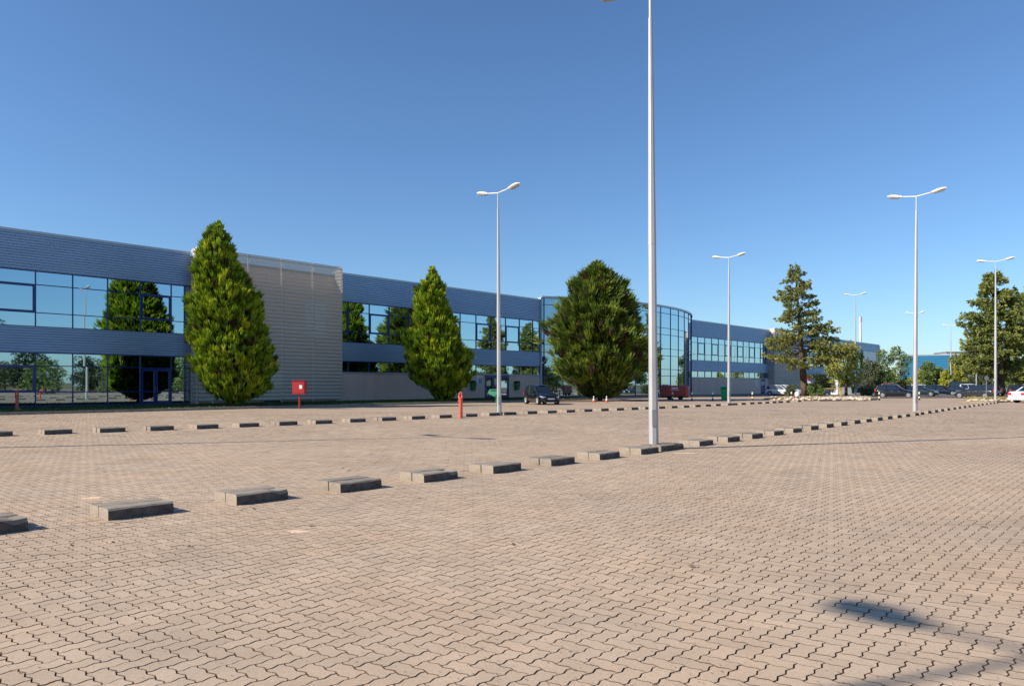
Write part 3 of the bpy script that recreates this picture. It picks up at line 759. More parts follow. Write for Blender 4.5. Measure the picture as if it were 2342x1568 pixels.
# ------------------------------------------------------------ foliage
def blades(P, Dr, ln, wd, tint, name, m, parent, nb=10, spread=.45, tipgain=.35, droop=0.0, jit=.9):
    """P (n,3) tuft roots, Dr (n,3) unit directions, each tuft nb leaf blades"""
    n = len(P)
    Pn = np.repeat(P, nb, 0); D = np.repeat(Dr, nb, 0) + rng.normal(0, spread, (n*nb, 3)); D[:, 2] -= droop*rng.random(n*nb)
    D /= np.linalg.norm(D, axis=1)[:, None]
    l_ = np.repeat(ln, nb)*rng.uniform(.5, 1.1, n*nb); w_ = np.repeat(wd, nb)*rng.uniform(.6, 1.2, n*nb)
    Pn = Pn + rng.normal(0, 1, (n*nb, 3))*(np.repeat(wd, nb)*jit)[:, None]
    s = np.cross(D, rng.normal(0, 1, (n*nb, 3))); s /= np.linalg.norm(s, axis=1)[:, None]+1e-9
    a = Pn; c = Pn + D*l_[:, None]; mid_ = Pn + D*(l_*.5)[:, None]; b = mid_ + s*w_[:, None]; d = mid_ - s*w_[:, None]
    V = np.stack([a, b, c, d], 1).reshape(-1, 3)
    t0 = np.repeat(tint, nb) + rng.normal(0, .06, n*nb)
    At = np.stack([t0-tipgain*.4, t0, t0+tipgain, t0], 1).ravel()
    k_ = n*nb
    o = np_mesh(name, V, np.arange(4*k_), np.arange(0, 4*k_, 4), np.full(k_, 4), m, parent, np.clip(At, 0, 1)); return o
def lump(th, z, seed, f=1.0):
    return (np.sin(3*th*1+seed+z*1.3*f)+np.sin(5*th+seed*2.1-z*1.9*f)+np.sin(2*th-seed+z*3.1*f)+np.sin(7*th+z*2.6*f+seed*.7))/4
def cypress(base, prof, label, seed, m, n_t=2600, ln=.42, wd=.07, up=1.0, outw=.55, nb=10, spread=.3, rough=.14, brownp=.05, trunk_h=1.0, core=.66, spike=.10):
    """prof: (z, cx, half width) seen from the camera"""
    t = empty('conifer', base, 0, label, 'tree')
    prof = sorted(prof); zs = np.array([p_[0] for p_ in prof]); cx = np.array([p_[1] for p_ in prof]); rr = np.array([p_[2] for p_ in prof])
    b = MB(); b.path([(0,0,-.1), (cx[1]*.3, 0, zs[0]+.4), (cx[len(cx)//2]*.8, 0, zs[-1]*.55), (cx[-1]*.95, 0, zs[-1]*.93)], [.24, .19, .12, .03], 8)
    b.build('trunk', M['bark'], t, True)
    # inner twig mass
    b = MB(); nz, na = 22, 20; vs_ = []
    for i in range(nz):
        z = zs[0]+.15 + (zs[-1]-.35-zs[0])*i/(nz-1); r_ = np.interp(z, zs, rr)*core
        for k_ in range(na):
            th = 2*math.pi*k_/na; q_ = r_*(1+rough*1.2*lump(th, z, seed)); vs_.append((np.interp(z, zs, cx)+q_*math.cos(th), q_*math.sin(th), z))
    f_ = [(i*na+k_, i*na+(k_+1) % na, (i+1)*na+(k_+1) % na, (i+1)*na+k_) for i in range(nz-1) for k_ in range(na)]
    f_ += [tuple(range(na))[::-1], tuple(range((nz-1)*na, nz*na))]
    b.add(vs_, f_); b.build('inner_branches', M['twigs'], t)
    # tufts
    wz = rr+.12; zz = rng.uniform(zs[0], zs[-1], n_t*3); rz_ = np.interp(zz, zs, rr); k_ = rng.random(n_t*3) < (rz_+.12)/(rz_.max()+.12); zz = zz[k_][:n_t]; n = len(zz)
    th = rng.uniform(0, 2*np.pi, n); R_ = np.interp(zz, zs, rr)*(1+rough*lump(th, zz, seed)+rough*.75*lump(th*2+1, zz*2.2, seed+5)); fr = 1-.42*rng.random(n)**1.25
    fr[: int(n*.3)] *= 1+spike*rng.random(int(n*.3))
    L_ = ln*rng.uniform(.65, 1.3, n)*np.clip(R_/1.2, .55, 1)
    Rt = np.maximum(R_*fr-L_*.42, .02)
    P = np.stack([np.interp(zz, zs, cx)+Rt*np.cos(th), Rt*np.sin(th), zz-L_*.3], -1)
    el = rng.normal(0, .12, n)
    Dr = np.stack([np.cos(th)*(outw+el), np.sin(th)*(outw+el), np.full(n, up)*rng.uniform(.6, 1.2, n)], -1); Dr /= np.linalg.norm(Dr, axis=1)[:, None]
    lm = lump(th*1.3+1, zz*1.7, seed+3)
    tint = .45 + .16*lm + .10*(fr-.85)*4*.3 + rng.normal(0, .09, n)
    br = rng.random(n) < (brownp + .25*brownp*10*(lump(th, zz, seed+9) > .38)); tint[br] = -.1
    blades(P, Dr, L_, np.full(n, wd), tint, 'foliage', m, t, nb, spread, .35, 0.0, 1.25)
    return t
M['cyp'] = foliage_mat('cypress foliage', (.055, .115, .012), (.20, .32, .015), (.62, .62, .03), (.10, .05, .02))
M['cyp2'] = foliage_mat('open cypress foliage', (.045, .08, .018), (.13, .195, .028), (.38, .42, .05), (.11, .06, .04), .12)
def crop2prof(rows, x0, y0, k_, D, xb, y_scale=1.0):
    """rows (ycrop, xl, xr) in a crop; k_ = display px per crop px"""
    r = []
    for (yc, a_, c_) in rows:
        x_l, x_r, y = x0+a_*k_, x0+c_*k_, y0+yc*k_
        r.append((EYE+(HZ-y)*D/FPX - .12, ((x_l+x_r)/2-xb)*D/FPX, (x_r-x_l)/2*D/FPX))
    return r
D1 = 49.4; kx = .3316/1.0931
prof1 = crop2prof([(35,280,292),(90,222,335),(200,160,385),(290,140,420),(400,100,455),(500,108,525),(600,108,585),(700,82,635),(800,85,640),(900,85,640),(1000,100,690),(1080,112,705),(1150,130,708),(1230,180,690),(1300,200,675),(1360,290,570),(1400,370,460)], 450/1.0931, 540/1.0931, kx, D1, 530)
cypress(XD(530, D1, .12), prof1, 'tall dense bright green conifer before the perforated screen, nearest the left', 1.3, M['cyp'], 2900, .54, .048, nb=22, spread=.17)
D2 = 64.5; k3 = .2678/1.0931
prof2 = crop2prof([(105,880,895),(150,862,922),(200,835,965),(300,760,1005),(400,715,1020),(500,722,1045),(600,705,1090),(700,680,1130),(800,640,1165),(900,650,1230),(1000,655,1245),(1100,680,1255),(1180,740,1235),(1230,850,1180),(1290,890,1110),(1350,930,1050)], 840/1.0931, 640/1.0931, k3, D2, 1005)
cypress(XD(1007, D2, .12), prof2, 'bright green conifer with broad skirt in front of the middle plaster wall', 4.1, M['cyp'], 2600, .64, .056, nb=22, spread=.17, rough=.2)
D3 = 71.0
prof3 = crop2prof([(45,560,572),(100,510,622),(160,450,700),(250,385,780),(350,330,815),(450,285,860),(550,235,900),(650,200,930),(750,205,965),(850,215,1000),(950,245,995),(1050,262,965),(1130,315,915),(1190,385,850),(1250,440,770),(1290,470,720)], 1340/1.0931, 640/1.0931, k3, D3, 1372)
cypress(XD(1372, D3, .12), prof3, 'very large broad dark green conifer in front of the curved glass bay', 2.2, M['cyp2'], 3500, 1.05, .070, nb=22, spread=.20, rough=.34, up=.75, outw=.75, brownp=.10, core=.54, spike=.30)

def conifer_open(base, H, prof, label, seed, m, nbr=60, dens=1.0, trunk_r=.28, lean=0.0, zmin=3.0, leaf=.30, dropb=.12):
    """open tree: trunk, level branches, sprays along them. prof = [(zfrac, left reach, right reach)]"""
    t = empty('conifer', base, 0, label, 'tree'); rs = np.random.default_rng(seed)
    b = MB(); tp = [(0,0,-.1), (lean*.2, 0, H*.12), (lean*.5, 0, H*.45), (lean*.9, 0, H*.8), (lean, 0, H)]
    b.path(tp, [trunk_r*1.15, trunk_r, trunk_r*.6, trunk_r*.25, .02], 8); b.build('trunk', M['bark'], t, True)
    zf = [p_[0] for p_ in prof]; lf_ = [p_[1] for p_ in prof]; rf = [p_[2] for p_ in prof]
    bm = MB(); Ps = []; Ds = []; Ln = []; Tn_ = []
    for i in range(nbr):
        z = zmin + (H*.97-zmin)*((i+rs.random())/nbr)**1.05; th = rs.uniform(0, 2*math.pi) if i % 3 else rs.choice([0, math.pi])+rs.normal(0, .5)
        c = math.cos(th); reach = (np.interp(z/H, zf, rf) if c > 0 else np.interp(z/H, zf, lf_))*rs.uniform(.65, 1.05)*(abs(c)*.85+.25 if abs(c) > .5 else .75)
        cx0 = np.interp(z, [p_[2] for p_ in tp], [p_[0] for p_ in tp])
        rise = rs.uniform(.0, .28)*reach; sag = -.10*reach
        p0_ = Vector((cx0, 0, z)); p1_ = p0_+Vector((c*reach*.5, math.sin(th)*reach*.5, rise*.6+sag*.5)); p2_ = p0_+Vector((c*reach, math.sin(th)*reach, rise+sag*.2))
        r_b = .018+.012*reach
        bm.path([p0_, p1_, p2_], [r_b, r_b*.6, r_b*.15], 5)
        ns_ = int((3+reach*6.5)*dens)
        for k_ in range(ns_):
            f_ = rs.uniform(.22, 1.02)**.8; pp = p0_.lerp(p1_, f_*2) if f_ < .5 else p1_.lerp(p2_, (f_-.5)*2)
            lat = rs.normal(0, .20)*reach*(1.15-f_*.6)
            pp = pp + Vector((-math.sin(th)*lat, c*lat, rs.normal(0, .16)-2.2*dropb*rs.random()))
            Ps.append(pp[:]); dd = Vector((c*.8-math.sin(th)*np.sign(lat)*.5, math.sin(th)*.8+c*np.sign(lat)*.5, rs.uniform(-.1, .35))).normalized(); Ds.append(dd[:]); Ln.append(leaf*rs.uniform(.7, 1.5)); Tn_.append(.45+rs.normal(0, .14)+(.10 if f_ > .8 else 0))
    bm.build('branches', M['bark'], t, True)
    P = np.array(Ps); D = np.array(Ds); Ln = np.array(Ln)
    blades(P, D, Ln, Ln*.16, np.array(Tn_), 'foliage', m, t, 14, .55, .3, .25)
    return t
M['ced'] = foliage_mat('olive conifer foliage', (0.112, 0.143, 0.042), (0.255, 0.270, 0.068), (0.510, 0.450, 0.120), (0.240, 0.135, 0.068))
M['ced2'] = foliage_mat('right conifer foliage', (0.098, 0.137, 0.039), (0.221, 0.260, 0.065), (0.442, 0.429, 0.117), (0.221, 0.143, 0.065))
Dc = 95.0
conifer_open(XD(1842, Dc, .1), EYE+(HZ-600)*Dc/FPX, [(0, 4.6, 5), (.2, 4.6, 6.0), (.35, 4.9, 5.8), (.47, 4.0, 4.2), (.52, 2.8, 4.9), (.6, 2.6, 2.6), (.75, 2.7, 2.8), (.85, 2.1, 1.5), (1, .5, .35)],
             'tall open conifer with level layered branches on the stony island', 11, M['ced'], 98, 1.45, .42, lean=-1.25, zmin=3.6, leaf=.30)
# crown trunk leans: base to the right of its top
Dr_ = 84.0
conifer_open(XD(2293, Dr_, .1), EYE+(HZ-618)*Dr_/FPX, [(0, 4.8, 4.5), (.18, 5.2, 4.4), (.3, 4.4, 4.2), (.45, 3.8, 3.6), (.6, 3.9, 3.4), (.68, 3.7, 3.0), (.8, 2.2, 2.2), (.9, 1.3, 1.3), (1, .2, .3)],
             'big bushy conifer at right behind the lamp post and white saloon', 21, M['ced2'], 125, 2.4, .38, lean=-.9, zmin=2.6, leaf=.31)
Dr2 = 92.0
conifer_open(XD(2362, Dr2, .1), EYE+(HZ-655)*Dr2/FPX, [(0, 4, 4), (.3, 4.2, 4), (.6, 3.4, 3), (.85, 1.7, 1.7), (1, .3, .3)],
             'bushy conifer cut off by the right edge of the picture', 22, M['ced2'], 95, 2.3, .35, lean=-.4, zmin=2.0, leaf=.31)

def leafy(base, H, Wd, label, seed, m, zc=.22, n_cl=26, per=60, leaf=.16, trunk_r=.14, cat='tree', name='broadleaf_tree', skew=0.0, shape=1.0):
    t = empty(name, base, 0, label, cat); rs = np.random.default_rng(seed)
    z0 = H*zc; ctr = []
    for i in range(n_cl):
        u_ = rs.random(); z = z0 + (H-z0)*(i+.5)/n_cl*.93
        f_ = (z-z0)/(H-z0); r_ = Wd/2*math.sqrt(max(.03, 1-(2*abs(f_**shape-.40)/1.22)**2))*.80
        th = rs.uniform(0, 6.28); q_ = r_*math.sqrt(rs.uniform(.25, 1)); ctr.append((q_*math.cos(th)+skew*f_, q_*math.sin(th), z, Wd*rs.uniform(.11, .19)))
    b = MB(); tp_ = Vector((skew*.5, 0, H*.62)); b.path([(0,0,-.1), (skew*.1, 0, z0), tp_], [trunk_r*1.15, trunk_r, trunk_r*.4], 7); tr = b.build('trunk', M['bark'], t, True)
    b = MB()
    for c_ in ctr[::2]:
        s_ = Vector((skew*.2, 0, z0*.9 + (min(c_[2], H*.6)-z0*.9)*.45)); b.path([s_, s_.lerp(Vector(c_[:3]), .55)+Vector((0,0,-.05)), c_[:3]], [trunk_r*.42, trunk_r*.25, .015], 5)
    b.build('limbs', M['bark'], t, True)
    Ps = []; Tn_ = []; Ds = []
    for c_ in ctr:
        n = per; v = rs.normal(0, 1, (n, 3)); v /= np.linalg.norm(v, axis=1)[:, None]; rad = c_[3]*rs.uniform(.45, 1.25, (n, 1))**.6
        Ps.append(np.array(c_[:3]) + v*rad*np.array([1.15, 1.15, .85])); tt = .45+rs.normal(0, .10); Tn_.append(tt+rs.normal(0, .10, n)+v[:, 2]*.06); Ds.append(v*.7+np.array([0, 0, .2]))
    P = np.vstack(Ps); D = np.vstack(Ds); D /= np.linalg.norm(D, axis=1)[:, None]; Tn_ = np.concatenate(Tn_)
    blades(P, D, np.full(len(P), leaf*1.3), np.full(len(P), leaf*.42), Tn_, 'foliage', m, t, 4, .7, .2)
    return t
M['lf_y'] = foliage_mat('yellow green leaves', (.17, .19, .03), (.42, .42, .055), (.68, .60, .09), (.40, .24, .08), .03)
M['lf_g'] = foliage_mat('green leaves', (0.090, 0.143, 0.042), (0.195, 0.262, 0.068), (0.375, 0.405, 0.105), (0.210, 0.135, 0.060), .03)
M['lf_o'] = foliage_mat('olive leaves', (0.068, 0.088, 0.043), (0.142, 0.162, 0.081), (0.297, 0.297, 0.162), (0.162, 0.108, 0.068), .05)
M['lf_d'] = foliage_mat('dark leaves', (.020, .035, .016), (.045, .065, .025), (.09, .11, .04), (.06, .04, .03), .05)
def tree_px(x, D, ytop, wpx, label, seed, m, **k):
    return leafy(XD(x, D, .0), EYE+(HZ-ytop)*D/FPX, wpx*D/FPX, label, seed, m, **k)
tree_px(1935, 101, 792, 84, 'small domed yellow green tree on a dark trunk near the guard booth', 31, M['lf_y'], n_cl=34, per=46, leaf=.20, zc=.24, trunk_r=.19)
tree_px(1992, 106, 824, 50, 'grey green bush-like tree left of the black estate car', 32, M['lf_o'], n_cl=24, per=60, leaf=.18, zc=.15)
tree_px(1880, 112, 858, 40, 'dark small tree against the plaster wall behind the no entry sign', 33, M['lf_d'], n_cl=16, per=50, leaf=.18, zc=.3)
farT = [(2024, 150, 797, 46, 34, 'lf_g', 'pale green tree just right of the end of the building'),
        (2060, 158, 789, 54, 35, 'lf_g', 'tallest rounded green tree left of the blue warehouse'),
        (2120, 150, 826, 34, 36, 'lf_g', 'small green tree in front of the left part of the blue warehouse'),
        (2142, 152, 838, 30, 37, 'lf_g', 'low green tree before the middle of the blue warehouse'),
        (2163, 138, 846, 26, 38, 'lf_y', 'small yellow tree in front of the blue warehouse'),
        (2190, 145, 824, 36, 39, 'lf_y', 'yellow green tree before the right end of the blue warehouse'),
        (2212, 160, 792, 40, 40, 'lf_o', 'greyish tree behind the left side of the big conifer'),
        (2100, 165, 850, 40, 41, 'lf_y', 'low yellowish tree behind the parked dark cars'),
        (2330, 170, 810, 70, 42, 'lf_g', 'green tree behind the conifers at the right edge')]
for (x, D, yt, wp, sd, mm, lb_) in farT: tree_px(x, D, yt, wp, lb_, sd, M[mm], n_cl=22, per=46, leaf=.24, zc=.12)
# far belt of greenery that closes the view behind the cars
rs = np.random.default_rng(77); Ps = []
for i in range(2600):
    x = rs.uniform(1985, 2420); D = rs.uniform(176, 196); top = 3.2+1.6*math.sin(x*.06)+1.1*math.sin(x*.17+1)
    Ps.append(XD(x, D, rs.uniform(.1, max(1.5, top)))[:])
Ps = np.array(Ps); Dd = rs.normal(0, 1, (len(Ps), 3))+np.array([0, 0, .5]); Dd /= np.linalg.norm(Dd, axis=1)[:, None]
hb = blades(Ps, Dd, np.full(len(Ps), 1.0), np.full(len(Ps), .30), rs.uniform(.2, .7, len(Ps)), 'far_greenery', M['lf_o'], None, 6, .7); tag(hb, 'far belt of mixed greenery closing the view behind the parked cars', 'greenery', kind='stuff')
def bush(x, D, ytop, wpx, label, seed, m, z=.05): 
    return leafy(XD(x, D, z), EYE+(HZ-ytop)*D/FPX, wpx*D/FPX, label, seed, m, zc=.05, n_cl=14, per=60, leaf=.12, trunk_r=.04, cat='shrub', name='shrub')
bush(1815, 93.5, 882, 36, 'dry brownish shrub left of the tall conifer trunk', 51, M['lf_o'])
bush(1866, 94, 880, 38, 'green shrub right of the tall conifer trunk', 52, M['lf_g'])
bush(1980, 98, 884, 44, 'low spreading shrub with thin twigs beside the black estate car', 53, M['lf_o'])

# ------------------------------------------------------------ islands with stones
def island(name, pts, label):
    n_ = len(pts); b = MB()
    b.add([(p_[0], p_[1], .11) for p_ in pts]+[(p_[0], p_[1], -.05) for p_ in pts], [tuple(range(n_))]+[(i, i+n_, (i+1) % n_+n_, (i+1) % n_) for i in range(n_)])
    o = b.build(name, M['earth']); o['kind'] = 'structure'; return o
def wp(x, y): v = G(x, y); return (v.x, v.y)
i1 = [wp(1745, 914.5), wp(1838, 916.5), wp(1870, 915.5), wp(2010, 912.5), wp(1990, 907), wp(1880, 905.5), wp(1800, 907), wp(1752, 911)]
island('planting_island', i1, '')
i2 = [wp(2196, 919), wp(2262, 921), wp(2330, 918), wp(2360, 912), wp(2300, 908), wp(2230, 911)]
island('planting_island', i2, '')
# kerb along the front of the long island
def kerbrun(p0_, p1_, label, n_):
    a_ = Vector((*p0_, 0)); c_ = Vector((*p1_, 0)); t = empty('kerb', a_, math.atan2(c_.y-a_.y, c_.x-a_.x), label, 'kerb'); Lk = (c_-a_).length/n_
    b = MB().cbox(.005, Lk-.005, -.08, .08, -.05, .15, .015); me_ = bpy.data.meshes.new('kerb_stone'); me_.from_pydata(b.v, [], b.f); me_.materials.append(M['concrete_b'])
    for i in range(n_): o = link('kerb_stone', me_, t); o.location = (i*Lk, random.uniform(-.01, .01), random.uniform(-.01, .01))
kerbrun(wp(1872, 917), wp(2004, 915), 'kerb along the front of the stony island with the tall conifer', 9)
kerbrun(wp(2010, 910.5), wp(2190, 909.5), 'low kerb between the paving and the parked cars', 12)
def stones(n, x0, x1, y0, y1, z, label):
    k_ = n; V = []; 
    ico = bmesh.new(); bmesh.ops.create_icosphere(ico, subdivisions=1, radius=1); base = np.array([v.co[:] for v in ico.verts]); F = np.array([[v.index for v in f.verts] for f in ico.faces]); ico.free()
    Vs = []; Ls = []
    for i in range(n):
        c_ = G(rng.uniform(x0, x1), rng.uniform(y0, y1), z); r_ = rng.uniform(.07, .22)*np.array([rng.uniform(.8, 1.5), rng.uniform(.8, 1.4), rng.uniform(.4, .7)])
        Vs.append(base*r_*rng.uniform(.8, 1.2, (len(base), 1)) + np.array(c_[:])+np.array([0, 0, r_[2]*.4])); Ls.append(F.ravel()+i*len(base))
    V = np.vstack(Vs); L = np.concatenate(Ls); o = np_mesh('stones', V, L, np.arange(0, len(L), 3), np.full(len(L)//3, 3), M['stone']); tag(o, label, 'stones', kind='stuff')
stones(260, 1765, 1990, 908, 914.5, .10, 'pale rough stones covering the island under the tall conifer')
stones(120, 2215, 2345, 911, 917, .10, 'pale rough stones around the foot of the right conifer')
M['drygrass'] = foliage_mat('dry grass', (.16, .13, .04), (.28, .22, .07), (.42, .33, .12), (.2, .13, .06))
def tufts_px(n, x0, x1, y0, y1, h, label):
    P = np.array([G(rng.uniform(x0, x1), rng.uniform(y0, y1), .08)[:] for _ in range(n)]); D = np.tile([0, 0, 1.0], (n, 1))
    o = blades(P, D, np.full(n, h), np.full(n, .02), rng.uniform(.3, .8, n), 'dry_grass', M['drygrass'], None, 8, .4); tag(o, label, 'grass', kind='stuff')
tufts_px(160, 2210, 2300, 911, 916, .35, 'yellow dry grass tufts on the right island')
tufts_px(120, 1770, 1870, 909, 914, .25, 'dry grass tufts among the stones of the long island')

# ------------------------------------------------------------ cars
def car(pos, head, kind, paint, label, L=4.0, Wc=1.72, H=1.48, front='head', glass=None):
    t = empty('parked_car', pos, head, label, 'car', 'cars parked beyond the paving' if pos.y > 70 else None)
    hl = L/2; w = Wc/2
    # stations: x, half width, z bottom, z belt
    if kind == 'hatch': belt = [(-1, .74, .34, .82), (-.97, .88, .24, .92), (-.80, .985, .20, .97), (-.45, 1, .19, .96), (.0, 1, .18, .93), (.38, 1, .18, .90), (.55, .99, .19, .87), (.78, .95, .19, .78), (.93, .85, .22, .66), (1, .62, .30, .54)]; cab = [(-.93, .93), (-.76, 1.0), (.12, 1.0), (.47, .90)]; rx = (-.86, .06); 
    elif kind == 'estate': belt = [(-1, .76, .34, .84), (-.975, .88, .25, .94), (-.82, .985, .21, .98), (-.45, 1, .2, .96), (.0, 1, .19, .93), (.30, 1, .19, .90), (.48, .99, .2, .88), (.75, .95, .2, .80), (.93, .86, .22, .68), (1, .64, .30, .55)]; cab = [(-.95, .94), (-.8, 1.0), (.05, 1.0), (.40, .90)]; rx = (-.86, .0)
    else: belt = [(-1, .80, .34, .84), (-.985, .90, .26, .93), (-.85, .97, .22, .97), (-.45, 1, .2, .95), (.0, 1, .19, .92), (.30, 1, .19, .89), (.48, .99, .2, .87), (.75, .95, .2, .80), (.94, .86, .22, .70), (1, .70, .30, .58)]; cab = [(-.68, .95), (-.5, 1.0), (.05, 1.0), (.38, .90)]; rx = (-.42, -.04)
    b = MB(); vs_ = []; NS = len(belt)
    for (fx, fw_, zb, zt) in belt:
        x = fx*hl; hw = fw_*w; hgt = zt-zb
        half = [(.55*hw, zb), (.93*hw, zb+.04), (.985*hw, zb+.14), (hw, zb+hgt*.45), (.985*hw, zb+hgt*.72), (.95*hw, zt-.06), (.86*hw, zt-.005), (.45*hw, zt+.025)]
        ring = [(y, z) for (y, z) in half] + [(0, zt+.035)] + [(-y, z) for (y, z) in half[::-1]]
        for (y, z) in ring: vs_.append((x, y, z))
    m_ = 17; f_ = []
    for i in range(NS-1):
        for k_ in range(m_):
            j = (k_+1) % m_; f_.append((i*m_+k_, i*m_+j, (i+1)*m_+j, (i+1)*m_+k_))
    f_ += [tuple(range(m_))[::-1], tuple(range((NS-1)*m_, NS*m_))]
    b.add(vs_, f_); body = b.build('body', paint, t, True)
    # greenhouse of glass
    xb0, xb1 = cab[0][0]*hl, cab[3][0]*hl; xr0, xr1 = rx[0]*hl, rx[1]*hl
    zbelt = .90; zr = H-.045; wb, wr = .93*w, .72*w
    ws = [(xb0, .84*wb, zbelt), (xb0+(xb1-xb0)*.12, wb, zbelt), (xb1-(xb1-xb0)*.12, wb, zbelt-.0), (xb1, .80*wb, zbelt-.05)]
    wt = [(xr0, .86*wr, zr-.05), (xr0+.2, wr, zr), (xr1-.2, wr, zr), (xr1, .88*wr, zr-.03)]
    ring_b = [(x, y, z) for (x, y, z) in ws] + [(x, -y, z) for (x, y, z) in ws[::-1]]
    ring_t = [(x, y, z) for (x, y, z) in wt] + [(x, -y, z) for (x, y, z) in wt[::-1]]
    b = MB(); b.add(ring_b+ring_t, [(i, i+8, (i+1) % 8+8, (i+1) % 8) for i in range(8)]); gl = b.build('windows', M['carglass'], t)
    # roof
    b = MB(); N2 = 7; vs_ = []
    for i in range(N2):
        f0 = i/(N2-1); x = xr0-.03+(xr1-xr0+.06)*f0; wi = wr*(1.03-.12*abs(2*f0-1)**3); zc = zr+.045*(1-(2*f0-1)**2)*1.0
        for (y, dz) in ((-wi, -.05), (-wi*.96, .005), (-wi*.5, .035), (0, .045), (wi*.5, .035), (wi*.96, .005), (wi, -.05)): vs_.append((x, y, zc+dz-.02*(abs(2*f0-1)**4)))
    b.add(vs_, [(i*7+k_, (i+1)*7+k_, (i+1)*7+k_+1, i*7+k_+1) for i in range(N2-1) for k_ in range(6)]); b.build('roof', paint, t, True)
    # pillars
    for sy in (1, -1):
        for (i0, wdt) in ((0, .16), (3, .075)):
            p_b = Vector((ws[i0][0], ws[i0][1]*sy, ws[i0][2])); p_t = Vector((wt[i0][0], wt[i0][1]*sy, wt[i0][2])); b = MB(); b.tube(p_b, p_t, wdt*.55, wdt*.45, 5); b.build('pillar', paint, t)
        for fx in ((.42, .50) if kind != 'saloon' else (.48,)):
            xb_ = xb0+(xb1-xb0)*fx; xt_ = xr0+(xr1-xr0)*(fx+.06); b = MB(); b.tube((xb_, wb*1.003*sy, zbelt), (xt_, wr*1.003*sy, zr), .032, .028, 4); b.build('pillar', paint if fx != .5 else M['black'], t); break
    # wheels
    wr_ = .315
    for fx in (-.60 if kind != 'saloon' else -.56, .64):
        for sy in (1, -1):
            x = fx*hl
            b = MB(); b.lathe([(wr_+.045, 0), (wr_+.045, .012)], 20, (x, (w*.992 if sy > 0 else -w*.992-.012), wr_+.02), 'y'); b.build('wheel_arch', M['black'], t)
            we = empty('wheel', (0, 0, 0)); we.parent = t; we.location = (x, sy*(w-.09), wr_)
            b = MB(); b.lathe([(wr_-.09, -.115), (wr_-.02, -.115), (wr_, -.09), (wr_, .09), (wr_-.02, .115), (wr_-.09, .115)], 20, (0, 0, 0), 'y'); b.build('tyre', M['black'], we, False)
            b = MB()
            for k_ in range(5):
                a_ = 2*math.pi*k_/5; ca_, sa_ = math.cos(a_), math.sin(a_); yy = sy*.118
                b.tube((0, yy, 0), (ca_*(wr_-.10), yy*.95, sa_*(wr_-.10)), .045, .035, 4)
            b.lathe([(wr_-.12, .10 if sy > 0 else -.118), (wr_-.085, .118 if sy > 0 else -.10)], 20, (0, 0, 0), 'y')
            b.build('rim', M['rim'], we)
    # lamps, bumper trim, plates, mirrors
    for sy in (1, -1):
        b = MB(); b.add([(hl*.80, sy*.955*w, .70), (hl*.95, sy*.80*w, .66), (hl*.985, sy*.50*w, .60), (hl*.985, sy*.48*w, .50), (hl*.955, sy*.82*w, .53), (hl*.86, sy*.95*w, .60),
                         (hl*.78, sy*.85*w, .66), (hl*.80, sy*.7*w, .6)], [(0,1,4,5), (1,2,3,4), (0,5,7,6), (0,6,1), (6,7,3,2), (1,6,2), (5,4,3,7)]); b.build('headlight', M['headlight'], t)
        if kind == 'saloon': zt0, zt1, yi = .66, .86, .52
        else: zt0, zt1, yi = .72, 1.02, .72
        b = MB(); b.box(-hl*1.003, -hl*.94, min(sy*yi*.94*w, sy*.875*w), max(sy*yi*.94*w, sy*.875*w), zt0, zt1); b.build('tail_light', M['redlight'], t)
        b = MB(); b.cbox(hl*.40, hl*.40+.14, min(sy*w*.97, sy*(w*.97+.2)), max(sy*w*.97, sy*(w*.97+.2)), .93, 1.05, .03); b.build('door_mirror', paint, t)
        b = MB(); b.box(-hl*.22, -hl*.10, min(sy*w*1.0, sy*(w+.025)), max(sy*w*1.0, sy*(w+.025)), .76, .785); b.box(hl*.12, hl*.24, min(sy*w*1.0, sy*(w+.025)), max(sy*w*1.0, sy*(w+.025)), .75, .775); b.build('door_handle', M['grey'] if paint != M['p_white'] else paint, t)
    b = MB(); b.box(hl*.975, hl*1.015, -.26, .26, .40, .51); pl = b.build('number_plate', M['plate'], t)
    b = MB(); b.box(-hl*1.02, -hl*.975, -.26, .26, .50 if kind == 'saloon' else .62, .61 if kind == 'saloon' else .73); b.build('number_plate', M['plate'], t)
    b = MB(); b.box(hl*.93, hl*1.005, -w*.62, w*.62, .22, .36); b.build('lower_grille', M['black'], t)
    b = MB(); b.box(hl*.94, hl*1.012, -w*.60, w*.60, .185, .205); b.build('bumper_trim', M['rim'], t)
    b = MB(); b.box(-hl*1.012, -hl*.9, -w*.82, w*.82, .26, .42); b.build('rear_bumper', M['black'] if paint != M['p_white'] else paint, t)
    return t
M['p_black'] = car_paint('black car paint', (.008, .009, .014)); M['p_white'] = car_paint('white car paint', (.72, .74, .76))
M['p_navy'] = car_paint('dark navy car paint', (.010, .014, .030)); M['p_green'] = car_paint('dark green grey car paint', (.018, .030, .032))
M['p_grey'] = car_paint('dark grey car paint', (.030, .032, .038)); M['p_silver'] = car_paint('silver car paint', (.30, .32, .35)); M['p_red'] = car_paint('dull red car paint', (.20, .05, .04))
car(XD(1238, 58.6), R(-70), 'hatch', M['p_black'], 'black hatchback facing the viewer, parked by the kerb near the glass bay', 3.99, 1.70, 1.50)
car(XD(1786, 102), R(-42), 'hatch', M['p_white'], 'white hatchback parked before the far perforated screen, nose to the right', 4.0, 1.73, 1.47)
pc = XD(1786, 102)+Vector((DX, DY, 0))*2.75
car(pc, R(-44), 'hatch', M['p_white'], 'second white car half hidden behind the white hatchback and shrub', 4.1, 1.74, 1.48)
car(XD(2049, 87.5), R(-33), 'estate', M['p_black'], 'black estate car just left of the tall front lamp post', 4.35, 1.78, 1.50)
